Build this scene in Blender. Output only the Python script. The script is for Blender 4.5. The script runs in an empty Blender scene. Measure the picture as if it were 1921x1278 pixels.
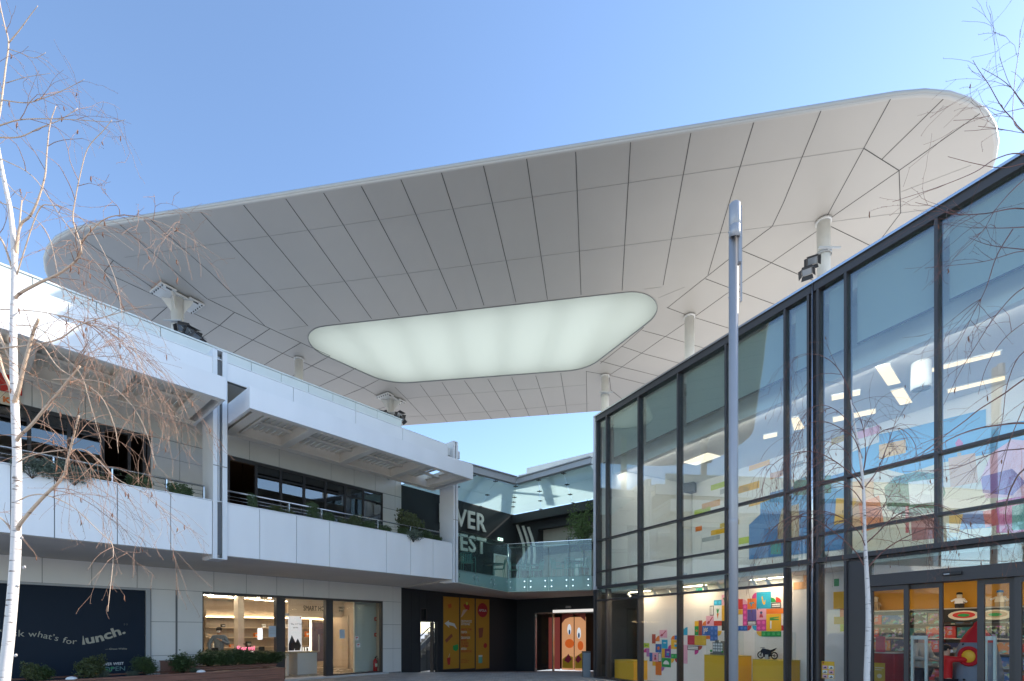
import bpy, bmesh, math, random
from mathutils import Vector, Matrix
R = math.radians
random.seed(7)
SC = bpy.context.scene
COL = SC.collection
# ------------------------------------------------------------ camera
FP, CX, HY, EYE = 930.0, 960.5, 1185.0, 1.6     # focal length in photo pixels, principal column, horizon row, eye height
cam_d = bpy.data.cameras.new('camera'); cam = bpy.data.objects.new('camera', cam_d); COL.objects.link(cam)
cam.location = (0, 0, EYE); cam.rotation_euler = (R(90), 0, 0)
cam_d.sensor_width = 36; cam_d.lens = 36*FP/1921; cam_d.shift_y = (HY-639)/1921
cam_d.clip_start = .05; cam_d.clip_end = 3000
SC.camera = cam
# ------------------------------------------------------------ light
SUN = Vector((1, .33, .68)).normalized()
elev = math.asin(SUN.z); azim = math.atan2(SUN.x, SUN.y)
w = bpy.data.worlds.new('World'); SC.world = w; w.use_nodes = True
nt = w.node_tree; bg = nt.nodes['Background']
sky = nt.nodes.new('ShaderNodeTexSky'); sky.sky_type = 'NISHITA'; sky.sun_disc = False
sky.sun_elevation = elev; sky.sun_rotation = azim; sky.altitude = 100; sky.air_density = 1.0; sky.dust_density = .2; sky.ozone_density = 2.3
nt.links.new(sky.outputs[0], bg.inputs[0]); bg.inputs[1].default_value = .125
sl = bpy.data.lights.new('sun', 'SUN'); sl.energy = 3.2; sl.angle = R(.53); sl.color = (1, .94, .85)
so = bpy.data.objects.new('sun', sl); COL.objects.link(so); so.rotation_euler = SUN.to_track_quat('Z', 'Y').to_euler(); so.location = (30, 10, 30)
SC.view_settings.view_transform = 'Standard'; SC.view_settings.look = 'None'; SC.view_settings.exposure = 1.43; SC.view_settings.gamma = 1
SC.view_settings.use_curve_mapping = False
SC.cycles.max_bounces = 10; SC.cycles.transparent_max_bounces = 24; SC.cycles.glossy_bounces = 5; SC.cycles.diffuse_bounces = 4
SC.cycles.caustics_reflective = False; SC.cycles.caustics_refractive = False
# ------------------------------------------------------------ materials
MATS = {}
def mat(name, col, rough=.5, metal=0, noise=.0, nscale=3., bump=0., bscale=40., emit=0, spec=.5, coat=0, stretch=None):
    if name in MATS: return MATS[name]
    m = bpy.data.materials.new(name); m.use_nodes = True; nt = m.node_tree; p = nt.nodes['Principled BSDF']
    p.inputs['Base Color'].default_value = (*col, 1); p.inputs['Roughness'].default_value = rough; p.inputs['Metallic'].default_value = metal
    p.inputs['Specular IOR Level'].default_value = spec
    if coat: p.inputs['Coat Weight'].default_value = coat; p.inputs['Coat Roughness'].default_value = .15
    tc = nt.nodes.new('ShaderNodeTexCoord')
    src = tc.outputs['Object']
    if stretch:
        mp = nt.nodes.new('ShaderNodeMapping'); mp.inputs['Scale'].default_value = stretch
        nt.links.new(src, mp.inputs[0]); src = mp.outputs[0]
    if noise:
        n = nt.nodes.new('ShaderNodeTexNoise'); n.inputs['Scale'].default_value = nscale; n.inputs['Detail'].default_value = 6
        nt.links.new(src, n.inputs[0])
        r = nt.nodes.new('ShaderNodeMapRange'); r.inputs[1].default_value = .25; r.inputs[2].default_value = .75
        r.inputs[3].default_value = 1-noise; r.inputs[4].default_value = 1+noise*.6
        nt.links.new(n.outputs[0], r.inputs[0])
        mx = nt.nodes.new('ShaderNodeMix'); mx.data_type = 'RGBA'; mx.blend_type = 'MULTIPLY'; mx.inputs[0].default_value = 1
        mx.inputs[6].default_value = (*col, 1)
        nt.links.new(r.outputs[0], mx.inputs[7]); nt.links.new(mx.outputs[2], p.inputs['Base Color'])
        r2 = nt.nodes.new('ShaderNodeMapRange'); r2.inputs[3].default_value = max(0, rough-.08); r2.inputs[4].default_value = min(1, rough+.1)
        nt.links.new(n.outputs[0], r2.inputs[0]); nt.links.new(r2.outputs[0], p.inputs['Roughness'])
    if bump:
        b = nt.nodes.new('ShaderNodeTexNoise'); b.inputs['Scale'].default_value = bscale; b.inputs['Detail'].default_value = 4
        nt.links.new(src, b.inputs[0])
        bn = nt.nodes.new('ShaderNodeBump'); bn.inputs['Strength'].default_value = bump; bn.inputs['Distance'].default_value = .02
        nt.links.new(b.outputs[0], bn.inputs['Height']); nt.links.new(bn.outputs[0], p.inputs['Normal'])
    if emit:
        p.inputs['Emission Color'].default_value = (*col, 1); p.inputs['Emission Strength'].default_value = emit
    MATS[name] = m; return m
def glass(name, tint=(.9, .95, .93), refl=1., wave=0., milk=0., base=.04):
    if name in MATS: return MATS[name]
    m = bpy.data.materials.new(name); m.use_nodes = True; nt = m.node_tree; nt.nodes.clear()
    out = nt.nodes.new('ShaderNodeOutputMaterial'); mx = nt.nodes.new('ShaderNodeMixShader')
    t = nt.nodes.new('ShaderNodeBsdfTransparent'); t.inputs[0].default_value = (*tint, 1)
    g = nt.nodes.new('ShaderNodeBsdfGlossy'); g.inputs['Roughness'].default_value = 0.0; g.inputs[0].default_value = (.96, .97, .96, 1)
    lw0 = nt.nodes.new('ShaderNodeLayerWeight'); lw0.inputs[0].default_value = .5; lw = nt.nodes.new('ShaderNodeMath'); lw.operation = 'POWER'; lw.inputs[1].default_value = 4.5; nt.links.new(lw0.outputs['Facing'], lw.inputs[0])
    ma = nt.nodes.new('ShaderNodeMath'); ma.operation = 'MULTIPLY_ADD'; ma.inputs[1].default_value = refl*.75; ma.inputs[2].default_value = base; ma.use_clamp = True
    nt.links.new(lw.outputs[0], ma.inputs[0]); nt.links.new(ma.outputs[0], mx.inputs[0])
    s1 = t.outputs[0]
    if milk:
        d = nt.nodes.new('ShaderNodeBsdfDiffuse'); d.inputs[0].default_value = (.72, .88, .88, 1)
        tr = nt.nodes.new('ShaderNodeBsdfTranslucent'); tr.inputs[0].default_value = (.82, .95, .96, 1)
        m3 = nt.nodes.new('ShaderNodeMixShader'); m3.inputs[0].default_value = .6
        nt.links.new(d.outputs[0], m3.inputs[1]); nt.links.new(tr.outputs[0], m3.inputs[2])
        m2 = nt.nodes.new('ShaderNodeMixShader'); m2.inputs[0].default_value = milk
        nt.links.new(t.outputs[0], m2.inputs[1]); nt.links.new(m3.outputs[0], m2.inputs[2]); s1 = m2.outputs[0]
    nt.links.new(s1, mx.inputs[1]); nt.links.new(g.outputs[0], mx.inputs[2]); nt.links.new(mx.outputs[0], out.inputs[0])
    if wave:
        tc = nt.nodes.new('ShaderNodeTexCoord'); b = nt.nodes.new('ShaderNodeTexNoise'); b.inputs['Scale'].default_value = .9; b.inputs['Detail'].default_value = 1
        nt.links.new(tc.outputs['Object'], b.inputs[0]); bn = nt.nodes.new('ShaderNodeBump'); bn.inputs['Strength'].default_value = wave; bn.inputs['Distance'].default_value = .05
        nt.links.new(b.outputs[0], bn.inputs['Height']); nt.links.new(bn.outputs[0], g.inputs['Normal'])
    MATS[name] = m; return m
def translucent(name, col, mixf=.6):
    m = bpy.data.materials.new(name); m.use_nodes = True; nt = m.node_tree; nt.nodes.clear()
    out = nt.nodes.new('ShaderNodeOutputMaterial'); mx = nt.nodes.new('ShaderNodeMixShader'); mx.inputs[0].default_value = mixf
    d = nt.nodes.new('ShaderNodeBsdfDiffuse'); d.inputs[0].default_value = (*col, 1); tr = nt.nodes.new('ShaderNodeBsdfTranslucent'); tr.inputs[0].default_value = (*col, 1)
    nt.links.new(d.outputs[0], mx.inputs[1]); nt.links.new(tr.outputs[0], mx.inputs[2]); nt.links.new(mx.outputs[0], out.inputs[0]); MATS[name] = m; return m
def emis(name, col, st): return mat(name, col, emit=st)
M_PANEL = mat('white aluminium panel', (.86, .855, .85), .34, noise=.055, nscale=1.0, bump=.03, bscale=1.3, stretch=(1.6, 1.6, .35))
M_PANEL2 = mat('pale grey aluminium panel', (.72, .71, .69), .3, noise=.05, nscale=1.0, bump=.03, bscale=1.5, stretch=(1.6, 1.6, .35))
M_BACK = mat('dark joint backing', (.16, .165, .17), .8)
M_SOFFIT = mat('balcony soffit plaster', (.72, .66, .59), .75, noise=.09, nscale=.8)
M_WSTEEL = mat('white painted steel', (.78, .79, .8), .4, noise=.04, nscale=2)
M_CREAM = mat('warm white painted steel', (.86, .79, .68), .5, noise=.08, nscale=1.5)
M_ROOF = mat('pale roof membrane', (.78, .77, .74), .8, noise=.1, nscale=.6)
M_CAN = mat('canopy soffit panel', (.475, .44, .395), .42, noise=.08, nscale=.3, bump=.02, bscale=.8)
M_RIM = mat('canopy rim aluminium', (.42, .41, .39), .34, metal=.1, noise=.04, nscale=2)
M_JOINT = mat('dark panel joint', (.09, .085, .08), .9)
M_JOINT2 = mat('pale panel joint', (.36, .34, .32), .9)
M_SKYL = translucent('frosted skylight glazing', (.66, .68, .60), .72)
M_DARK = mat('anthracite render', (.022, .025, .03), .55, noise=.15, nscale=1.2, bump=.1, bscale=60)
M_FRAME = mat('anthracite frame aluminium', (.050, .045, .046), .42, noise=.06, nscale=4)
M_STEEL = mat('brushed stainless steel', (.62, .63, .65), .22, metal=1)
M_GALV = mat('grey painted steel', (.42, .44, .46), .45, noise=.08, nscale=2)
M_CHROME = mat('polished steel', (.8, .8, .82), .12, metal=1)
M_BLACK = mat('black plastic', (.012, .012, .013), .4)
M_BLIND = translucent('roller blind fabric', (.55, .60, .55), .45)
M_INT = mat('white interior plaster', (.82, .80, .78), .7, noise=.03, nscale=.8)
M_CEIL = mat('interior ceiling', (.70, .68, .68), .8)
M_BEIGE = mat('beige shop wall', (.60, .50, .39), .6, noise=.05, nscale=.7)
M_GF = glass('clear facade glass', (.91, .96, .94), 1., wave=.025, base=.125)
M_GD = glass('shop window glass', (.95, .96, .95), .55, wave=.012, base=.025)
M_GB = glass('green balustrade glass', (.84, .94, .92), .8, base=.05, milk=.02)
M_GFR = glass('frosted canopy glass', (.86, .95, .96), .3, base=.01, milk=.8)
M_GM = glass('milky lower balustrade glass', (.7, .88, .86), .6, base=.03, milk=.3)
M_WOOD = mat('oiled hardwood planks', (.26, .11, .07), .5, noise=.4, nscale=3, bump=.3, bscale=30, stretch=(.6, 8, 8))
M_SOIL = mat('dark soil', (.03, .02, .015), 1, bump=.6, bscale=30)
M_LEAF = mat('glossy evergreen leaves', (.06, .10, .03), .45, noise=.45, nscale=9)
M_LEAF2 = mat('olive shrub leaves', (.075, .095, .03), .5, noise=.5, nscale=9)
M_LEAF3 = mat('grey green trailing leaves', (.13, .17, .13), .6, noise=.4, nscale=12)
# ------------------------------------------------------------ mesh helpers
class MB:
    def __init__(s): s.v = []; s.f = []; s.m = []; s.sm = []
    def add(s, vs, fs, mi=0, smooth=False):
        o = len(s.v); s.v += [tuple(v) for v in vs]; s.f += [tuple(i+o for i in f) for f in fs]; s.m += [mi]*len(fs); s.sm += [smooth]*len(fs); return s
    def box(s, x0, x1, y0, y1, z0, z1, mi=0):
        x0, x1 = sorted((x0, x1)); y0, y1 = sorted((y0, y1)); z0, z1 = sorted((z0, z1))
        return s.add([(x0,y0,z0),(x1,y0,z0),(x1,y1,z0),(x0,y1,z0),(x0,y0,z1),(x1,y0,z1),(x1,y1,z1),(x0,y1,z1)],
                     [(0,3,2,1),(4,5,6,7),(0,1,5,4),(1,2,6,5),(2,3,7,6),(3,0,4,7)], mi)
    def poly(s, pts, mi=0): return s.add(pts, [tuple(range(len(pts)))], mi)
    def prism(s, pts, z0, z1, mi=0, mside=None):
        n = len(pts); v = [(p[0], p[1], z0) for p in pts]+[(p[0], p[1], z1) for p in pts]
        s.add(v, [tuple(range(n))[::-1], tuple(range(n, 2*n))], mi)
        return s.add(v, [(i, (i+1) % n, n+(i+1) % n, n+i) for i in range(n)], mi if mside is None else mside)
    def wallpoly(s, pts, y0, y1, mi=0):      # outline in x,z extruded along y
        n = len(pts); v = [(p[0], y0, p[1]) for p in pts]+[(p[0], y1, p[1]) for p in pts]
        return s.add(v, [tuple(range(n)), tuple(range(n, 2*n))[::-1]]+[(i, n+i, n+(i+1) % n, (i+1) % n) for i in range(n)], mi)
    def bar(s, a, b, wd, h, up=(0, 0, 1), mi=0):
        a = Vector(a); b = Vector(b); d = (b-a).normalized(); u = Vector(up); r = d.cross(u)
        if r.length < 1e-4: r = d.cross(Vector((1, 0, 0)))
        r.normalize(); u = r.cross(d).normalized(); q = [(-1,-1),(1,-1),(1,1),(-1,1)]
        v = [a+r*(wd/2*i)+u*(h/2*j) for i, j in q]+[b+r*(wd/2*i)+u*(h/2*j) for i, j in q]
        return s.add(v, [(0,3,2,1),(4,5,6,7),(0,1,5,4),(1,2,6,5),(2,3,7,6),(3,0,4,7)], mi)
    def tube(s, pts, rad, n=8, mi=0, cap=True, smooth=True):
        pts = [Vector(p) for p in pts]; m = len(pts)
        if not isinstance(rad, (list, tuple)): rad = [rad]*m
        vs = []; ref = None
        for i, p in enumerate(pts):
            d = (pts[min(i+1, m-1)]-pts[max(i-1, 0)])
            d = d.normalized() if d.length > 1e-9 else Vector((0, 0, 1))
            if ref is None: ref = d.cross(Vector((0, 1, .01))); ref = ref if ref.length > 1e-3 else d.cross(Vector((1, 0, 0)))
            ref = (ref-d*ref.dot(d)); ref.normalize(); b = d.cross(ref)
            for k in range(n):
                a = 2*math.pi*k/n; vs.append(p+(ref*math.cos(a)+b*math.sin(a))*rad[i])
        fs = [(i*n+k, i*n+(k+1) % n, (i+1)*n+(k+1) % n, (i+1)*n+k) for i in range(m-1) for k in range(n)]
        s.add(vs, fs, mi, smooth)
        if cap: o = len(s.v)-len(vs); s.f += [tuple(o+k for k in range(n))[::-1], tuple(o+(m-1)*n+k for k in range(n))]; s.m += [mi]*2; s.sm += [False]*2
        return s
    def lathe(s, prof, c=(0, 0, 0), n=16, mi=0):
        vs = []
        for r, z in prof:
            for k in range(n): a = 2*math.pi*k/n; vs.append((c[0]+r*math.cos(a), c[1]+r*math.sin(a), c[2]+z))
        return s.add(vs, [(i*n+k, i*n+(k+1) % n, (i+1)*n+(k+1) % n, (i+1)*n+k) for i in range(len(prof)-1) for k in range(n)], mi, True)
    def disc(s, c, r, nrm_axis='y', n=16, mi=0, rz=None, a0=0, a1=360, th=.004):
        rz = rz or r; full = a1-a0 >= 360
        pts = [(c[0]+r*math.cos(R(a0+(a1-a0)*k/n)), c[2]+rz*math.sin(R(a0+(a1-a0)*k/n))) for k in range(n+(0 if full else 1))]
        if not full: pts.append((c[0], c[2]))
        return s.wallpoly(pts, c[1], c[1]+th, mi)
    def ball(s, c, rx, ry=None, rz=None, n=10, mi=0):
        ry = ry or rx; rz = rz or rx; vs = []; h = n//2
        for i in range(h+1):
            t = math.pi*i/h
            for k in range(n): a = 2*math.pi*k/n; vs.append((c[0]+rx*math.sin(t)*math.cos(a), c[1]+ry*math.sin(t)*math.sin(a), c[2]+rz*math.cos(t)))
        return s.add(vs, [(i*n+k, (i+1)*n+k, (i+1)*n+(k+1) % n, i*n+(k+1) % n) for i in range(h) for k in range(n)], mi, True)
    def xf(s, M, start=0): s.v = s.v[:start]+[tuple(M @ Vector(v)) for v in s.v[start:]]; return s
    def build(s, name, mats, parent=None, label=None, loc=None):
        me = bpy.data.meshes.new(name); me.from_pydata(s.v, [], s.f)
        if not isinstance(mats, (list, tuple)): mats = [mats]
        for m in mats: me.materials.append(m)
        me.polygons.foreach_set('material_index', s.m); me.polygons.foreach_set('use_smooth', s.sm); me.update()
        o = bpy.data.objects.new(name, me); COL.objects.link(o)
        if parent: o.parent = parent
        if loc: o.location = loc
        if label: o['label'] = label
        return o
def tag(o, label=None, cat=None, group=None, kind=None):
    for k, v in (('label', label), ('category', cat), ('group', group), ('kind', kind)):
        if v: o[k] = v
    return o
def thing(name, label, cat, loc=(0, 0, 0), rz=0, group=None):
    o = bpy.data.objects.new(name, None); COL.objects.link(o); o.location = loc; o.rotation_euler = (0, 0, rz); o.empty_display_size = .2
    return tag(o, label, cat, group)
def bevel(o, wd=.01, seg=2):
    b = o.modifiers.new('bevel', 'BEVEL'); b.width = wd; b.segments = seg; b.limit_method = 'ANGLE'; return o
def copy_tree(o, parent=None):
    c = o.copy(); COL.objects.link(c)
    if parent: c.parent = parent
    for ch in [x for x in bpy.data.objects if x.parent == o]: copy_tree(ch, c)
    return c
def ray(px): return (px-CX)/FP
class Frame:
    """a facade's own axes: x along it (to the right seen from the plaza), y into the building, z up"""
    def __init__(s, ox, oy, dx, dy):
        l = math.hypot(dx, dy); s.o = (ox, oy); s.d = (dx/l, dy/l); s.n = (-dy/l, dx/l); s.rz = math.atan2(dy, dx)
    def s(s, px, y=0.):
        a = ray(px); ox = s.o[0]+s.n[0]*y; oy = s.o[1]+s.n[1]*y
        return (a*oy-ox)/(s.d[0]-a*s.d[1])
    def depth(s, px, y=0.): t = s.s(px, y); return s.o[1]+s.n[1]*y+s.d[1]*t
    def z(s, px, py, y=0.): return EYE+(HY-py)*s.depth(px, y)/FP
    def w(s, x, y, z=0.): return Vector((s.o[0]+s.d[0]*x+s.n[0]*y, s.o[1]+s.d[1]*x+s.n[1]*y, z))
    def thing(s, name, label, cat, x=0, y=0, z=0, rz=0, group=None): return thing(name, label, cat, s.w(x, y, z), s.rz+rz, group)
LF = Frame(-4.857, 19.1, 815, 930)       # left building
RF = Frame(2.93, 17.08, 500, -930)       # glass building
BF = Frame(.25, 24.9, .769, -.639)       # rear wall of the corner
def textmesh(txt, size, ext=.004, align='LEFT', bold=0., shear=0, space=1):
    c = bpy.data.curves.new('txt', 'FONT'); c.body = txt; c.size = size; c.extrude = ext; c.align_x = align; c.offset = bold; c.shear = shear; c.space_character = space; c.resolution_u = 3
    o = bpy.data.objects.new('txt', c); COL.objects.link(o); bpy.context.view_layer.update()
    me = bpy.data.meshes.new_from_object(o); bpy.data.objects.remove(o); return me
def put_text(name, txt, size, x, y, z, m, parent, ext=.004, align='LEFT', bold=0., deform=None, shear=0, sx=1., space=1, label=None):
    me = textmesh(txt, size, ext, align, bold, shear, space)
    for v in me.vertices:
        a, b, c = v.co.x*sx, v.co.y, v.co.z
        if deform: a, b = deform(a, b)
        v.co = (x+a, y-c, z+b)
    me.materials.clear(); me.materials.append(m)
    o = bpy.data.objects.new(name, me); COL.objects.link(o); o.parent = parent
    if label: o['label'] = label
    return o
def struct(name, mb, m): o = mb.build(name, m); o['kind'] = 'structure'; return o
# ------------------------------------------------------------ ground
def ground_z(y): return -.07*min(max(0., y-19.3), 7)
g = MB(); ys = [-200, -20, 19.3, 26.3, 60, 600]; xs = [-600, -40, 40, 600]
vs = [(x, y, ground_z(y)) for y in ys for x in xs]
g.add(vs, [(j*4+i, j*4+i+1, j*4+i+5, j*4+i+4) for j in range(5) for i in range(3)])
gm = mat('grey paving', (.27, .27, .28), .75, noise=.3, nscale=2.5, bump=.25, bscale=90)
nt = gm.node_tree; p = nt.nodes['Principled BSDF']; bk = nt.nodes.new('ShaderNodeTexBrick'); bk.inputs['Scale'].default_value = 2.2
bk.inputs['Color1'].default_value = (.50, .49, .48, 1); bk.inputs['Color2'].default_value = (.43, .42, .41, 1); bk.inputs['Mortar'].default_value = (.25, .25, .25, 1); bk.inputs['Mortar Size'].default_value = .012
nt.links.new(nt.nodes['Texture Coordinate'].outputs['Object'], bk.inputs[0])
mx = [n for n in nt.nodes if n.bl_idname == 'ShaderNodeMix'][0]; nt.links.new(bk.outputs[0], mx.inputs[6])
struct('ground', g, gm)
# ------------------------------------------------------------ left building
def grid_panels(mb, x_list, z_list, y, th=.012, gap=.012, mi=0):
    for a, b in zip(x_list, x_list[1:]):
        for c, d in zip(z_list, z_list[1:]): mb.box(a+gap/2, b-gap/2, y-th, y, c+gap/2, d-gap/2, mi)
def glass_window(parent, x0, x1, z0, z1, y, posts, fr=.06, gm=None, name='window', depth=.08, rails=()):
    f = MB(); f.box(x0, x1, y-.02, y+depth, z1-fr, z1); f.box(x0, x1, y-.02, y+depth, z0, z0+fr)
    for p_ in posts: f.box(p_-fr/2, p_+fr/2, y-.02, y+depth, z0+fr, z1-fr)
    for r_ in rails: f.box(x0, x1, y-.015, y+depth-.005, r_-.02, r_+.02)
    o = f.build(name, M_FRAME, parent)
    for a, b in zip(posts, posts[1:]): MB().box(a+fr/2, b-fr/2, y+.02, y+.028, z0+fr, z1-fr).build('pane', gm or M_GD, o)
    return o
S0, SE = -18.0, LF.s(752)
LB = LF.thing('shopping_building', 'long white panelled two storey shop building with shaded balcony, forming the left side', 'building')
YF = -3.54      # balcony front
SF = lambda px, y=0: LF.s(px, y)
shop0, shop1 = SF(380), SF(718); sig0, sig1 = SF(-110), SF(273)
up0, up1 = SF(426), SF(718); ul1 = SF(282)
ZS, ZW = 3.37, 2.74
# ground floor cladding
b = MB(); b.box(sig1, shop0, .0, .25, -.3, ZS); b.box(shop1, SE, .0, .25, -.3, ZS); b.box(S0, SE, 0, .25, ZW+.02, ZS, 0)
b.build('wall', M_BACK, LB, 'core of the ground floor wall')
b = MB(); j = [SF(x) for x in (-60, 79, 172, 257, 331, 401, 462, 519, 569, 617, 737)]
grid_panels(b, [S0]+j+[SE], [ZW+.02, ZS-.002], 0)
grid_panels(b, [sig1+.12, SF(331)-.02], [-.02, .94, 1.87, ZW+.02], 0); grid_panels(b, [SF(331)+.02, shop0], [-.02, .94, 1.87, ZW+.02], 0)
grid_panels(b, [shop1, SF(737), SE], [.02, .94, 1.87, ZW+.02], 0)
b.box(SE-.002, SE+.01, -.012, .25, -.1, ZS)
b.build('cladding', M_PANEL2, LB, 'flat grey-white cladding panels of the ground floor')
b = MB(); b.box(shop0-.1, shop1+.1, -.25, .3, -.12, .05); b.build('plinth', mat('pale stone sill', (.55, .57, .6), .6, noise=.1), LB)
b = MB(); b.box(sig1, sig1+.1, -.05, .1, -.02, ZW); b.build('jamb', M_GALV, LB)
# soffit / balcony slab / fascia
b = MB(); b.box(S0, SF(850, YF), YF+.08, 0, ZS, ZS+.1); b.box(SF(850, YF), SE+.08, -1.6, 0, ZS, ZS+.1); b.build('soffit', M_SOFFIT, LB)
b = MB(); b.box(S0, SF(843, YF), YF+.12, .2, ZS+.12, 3.8); b.build('floor_slab', M_ROOF, LB)
fj = [SF(x, YF) for x in (-60, 20, 102, 220, 320)]
b = MB(); b.box(S0, SF(850, YF)-.03, YF+.02, YF+.12, ZS+.01, 4.6); b.build('balcony_core', M_BACK, LB)
b = MB(); grid_panels(b, [S0]+fj+[SF(398, YF)], [ZS, 4.61], YF+.02, .03, .014)
grid_panels(b, [SF(422, YF)]+[SF(x, YF) for x in (487, 556, 618, 724.5, 770, 812)]+[SF(848, YF)], [ZS, 4.61], YF+.02, .03, .014)
b.box(S0, SF(846, YF), YF-.01, YF+.3, 4.612, 4.63)
b.build('balcony_parapet', M_PANEL, LB)
b = MB(); b.box(S0, SF(843, YF), YF+.125, YF+.45, 3.9, 4.5); b.build('planting_trough', M_SOIL, LB)
# upper wall
b = MB(); b.box(S0, SE, 0, .25, 6.9, 7.8); b.box(ul1, up0-.001, 0, .25, 3.8, 6.9); b.box(up1, SE, 0, .25, 3.8, 6.9); b.build('upper_wall', M_BACK, LB)
b = MB(); uj = [SF(x) for x in (-40, 60, 160, 250, 340, 402, 468, 523.5, 621, 664, 704, 741)]
grid_panels(b, [S0]+uj+[SE], [6.91, 7.75], 0)
grid_panels(b, [ul1, SF(337), up0], [3.8, 5.3, 6.4, 6.9], 0)
grid_panels(b, [up1, SF(741), SE], [3.8, 6.35], 0); grid_panels(b, [up1, SF(741), SE], [6.36, 6.9], 0)
b.box(SE-.002, SE+.01, -.012, .25, 3.8, 7.75)
b.build('upper_cladding', M_PANEL2, LB, 'grey-white cladding panels around the upper windows')
# roof
b = MB(); b.box(S0, SE, YF+.12, 14, 7.65, 7.9); b.build('roof', M_ROOF, LB)
b = MB(); fx = [SF(x, YF) for x in (-40, 128, 222, 400)]; gx = [SF(x, YF) for x in (425, 550, 667, 755, 840)]
b.box(S0, gx[-1]-.01, YF+.02, YF+.12, 7.49, 7.9)
b.build('roof_core', M_BACK, LB)
b = MB(); grid_panels(b, [S0]+fx, [7.48, 7.91], YF+.02, .03, .012); grid_panels(b, gx, [7.48, 7.91], YF+.02, .03, .012)
b.box(S0, gx[-1], YF-.01, YF+.4, 7.912, 7.93); b.box(gx[-1]-.03, gx[-1], YF+.12, YF+1.4, 7.45, 7.91)
b.build('roof_fascia', M_PANEL, LB)
YP = -2.3; pe = SF(752, YP)
b = MB(); pj = [SF(x, YP) for x in (-60, 60, 180, 300, 405, 470, 526, 577, 623, 665, 706)]
grid_panels(b, [S0]+pj+[pe], [7.9, 8.76], YP, .05, .012); b.box(S0, pe, YP-.07, YP+.1, 8.765, 8.8); b.box(S0, pe, YP+.002, YP+.06, 7.9, 8.75)
b.build('roof_parapet', mat('pale green white upstand', (.70, .73, .70), .4, noise=.04), LB)
# upper storey interiors (restaurants)
M_DIN = mat('dark interior', (.03, .026, .024), .8, noise=.3)
def upper_room(x0, x1):
    b = MB(); b.box(x0-.2, x1+.2, 5, 5.2, 3.8, 7.4); b.box(x0-.2, x1+.2, .3, 5, 7.2, 7.4); b.box(x0-.4, x0-.2, .3, 5.2, 3.8, 7.4); b.box(x1+.2, x1+.4, .3, 5.2, 3.8, 7.4); b.box(x0-.4, x1+.4, .26, 5.2, 3.75, 3.9)
    b.build('room', M_DIN, LB, 'dark restaurant interior')
upper_room(up0, up1); upper_room(S0+.5, ul1)
pw = [up0]+[SF(x) for x in (481, 527.5, 571, 611, 648, 682)]+[up1]
M_GDK = glass('dark tinted glass', (.42, .46, .5), 1.0, wave=.02, base=.14)
glass_window(LB, SF(478), up1, 3.8, 6.89, .02, pw[1:], .07, M_GDK, rails=(6.5,))
b = MB(); b.box(up0, SF(478), -.02, .1, 6.78, 6.89); b.box(up0, up0+.07, -.02, .1, 3.8, 6.78); b.build('opening_frame', M_FRAME, LB)
lw = [S0]+[SF(x) for x in (-80, 55, 130, 193)]
glass_window(LB, S0, SF(193), 3.8, 6.89, .02, lw, .07, M_GDK, rails=(6.55,))
b = MB(); b.box(SF(193), ul1, -.02, .1, 6.78, 6.89)
for x in (SF(240), ul1-.07, SF(268)): b.box(x, x+.06, -.02, .1, 3.8, 6.78)
b.build('opening_frame', M_FRAME, LB)
# steel columns
def steel_column(px0, px1):
    x0, x1 = LF.s(px0, YF), LF.s(px1, YF); y0 = YF-.05
    b = MB(); b.box(x0, x0+.04, y0, y0+.72, 3.3, 8.12); b.box(x1-.04, x1, y0, y0+.4, 3.3, 8.12)
    b.box(x0+.04, x0+.04+(x1-x0)*.16, y0, y0+.05, 3.3, 8.12); b.box(x1-.04-(x1-x0)*.2, x1-.04, y0, y0+.05, 3.3, 8.12)
    b.box(x0+.04, x1-.04, y0, y0+.7, 8.1, 8.125)
    b.box(x0, x1, y0, y0+.55, 3.28, 3.3)
    o = b.build('column', M_WSTEEL, LB, 'tall white steel column with an open channel front')
    MB().box(x0+.05, x1-.05, y0+.2, y0+.24, 3.3, 8.1).build('channel', M_GALV, o)
    xm = (x0+x1)/2; MB().tube([(xm, y0+.12, 3.34), (xm, y0+.12, 8.0)], .028, 8).build('downpipe', M_WSTEEL, o)
    MB().box(x0-.005, x1+.005, y0-.006, y0, 5.42, 5.44).build('joint', M_JOINT2, o)
steel_column(398.5, 425); steel_column(849, 857.5)
# awnings
def awning(x0, x1, ribs, op=()):
    yf, yb = -4.84, -2.86; z0, z1 = 6.47, 6.94
    b = MB(); b.box(x0, x1, yf, yf+.05, z0, z1); b.box(x0, x0+.05, yf+.05, yb, z0, z1); b.box(x1-.05, x1, yf+.05, yb, z0, z1)
    A = b.build('awning', M_PANEL, LB, 'white box awning fascia over the balcony')
    b = MB(); b.box(x0+.05, x1-.05, yf+.05, yf+.2, z0+.005, z0+.03); b.box(x0+.05, x1-.05, yb-.06, yb, z0, z1-.02); b.box(x0+.05, x1-.05, yb-.22, yb-.06, z0+.005, z0+.03)
    for i, r_ in enumerate([x0+.25]+ribs+[x1-.3]):
        b.box(r_-.1, r_+.1, yf+.2, yb-.22, z0+.01, z0+.035); b.box(r_-.012, r_+.012, yf+.05, yb-.06, z0+.036, z1-.05)
    for r_ in (x0+.06, x0+.42, x1-.45): b.box(r_, r_+.05, yf+.2, yb-.22, z0+.03, z0+.12)
    b.build('beam', M_CREAM, A)
    b = MB(); x = x0+.06
    while x < x1-.1:
        if not any(a < x < c for a, c in op): b.box(x, x+.075, yf+.05, yb-.06, 6.76, 6.79); b.box(x+.075, x+.15, yf+.05, yb-.06, 6.80, 6.83)
        x += .15
    b.build('corrugated_deck', M_CREAM, A)
    b = MB(); b.box(x0+.06, x1-.06, yb-.75, yb-.62, 6.7, 6.75)
    b.build('cable_tray', M_CREAM, A)
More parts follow.
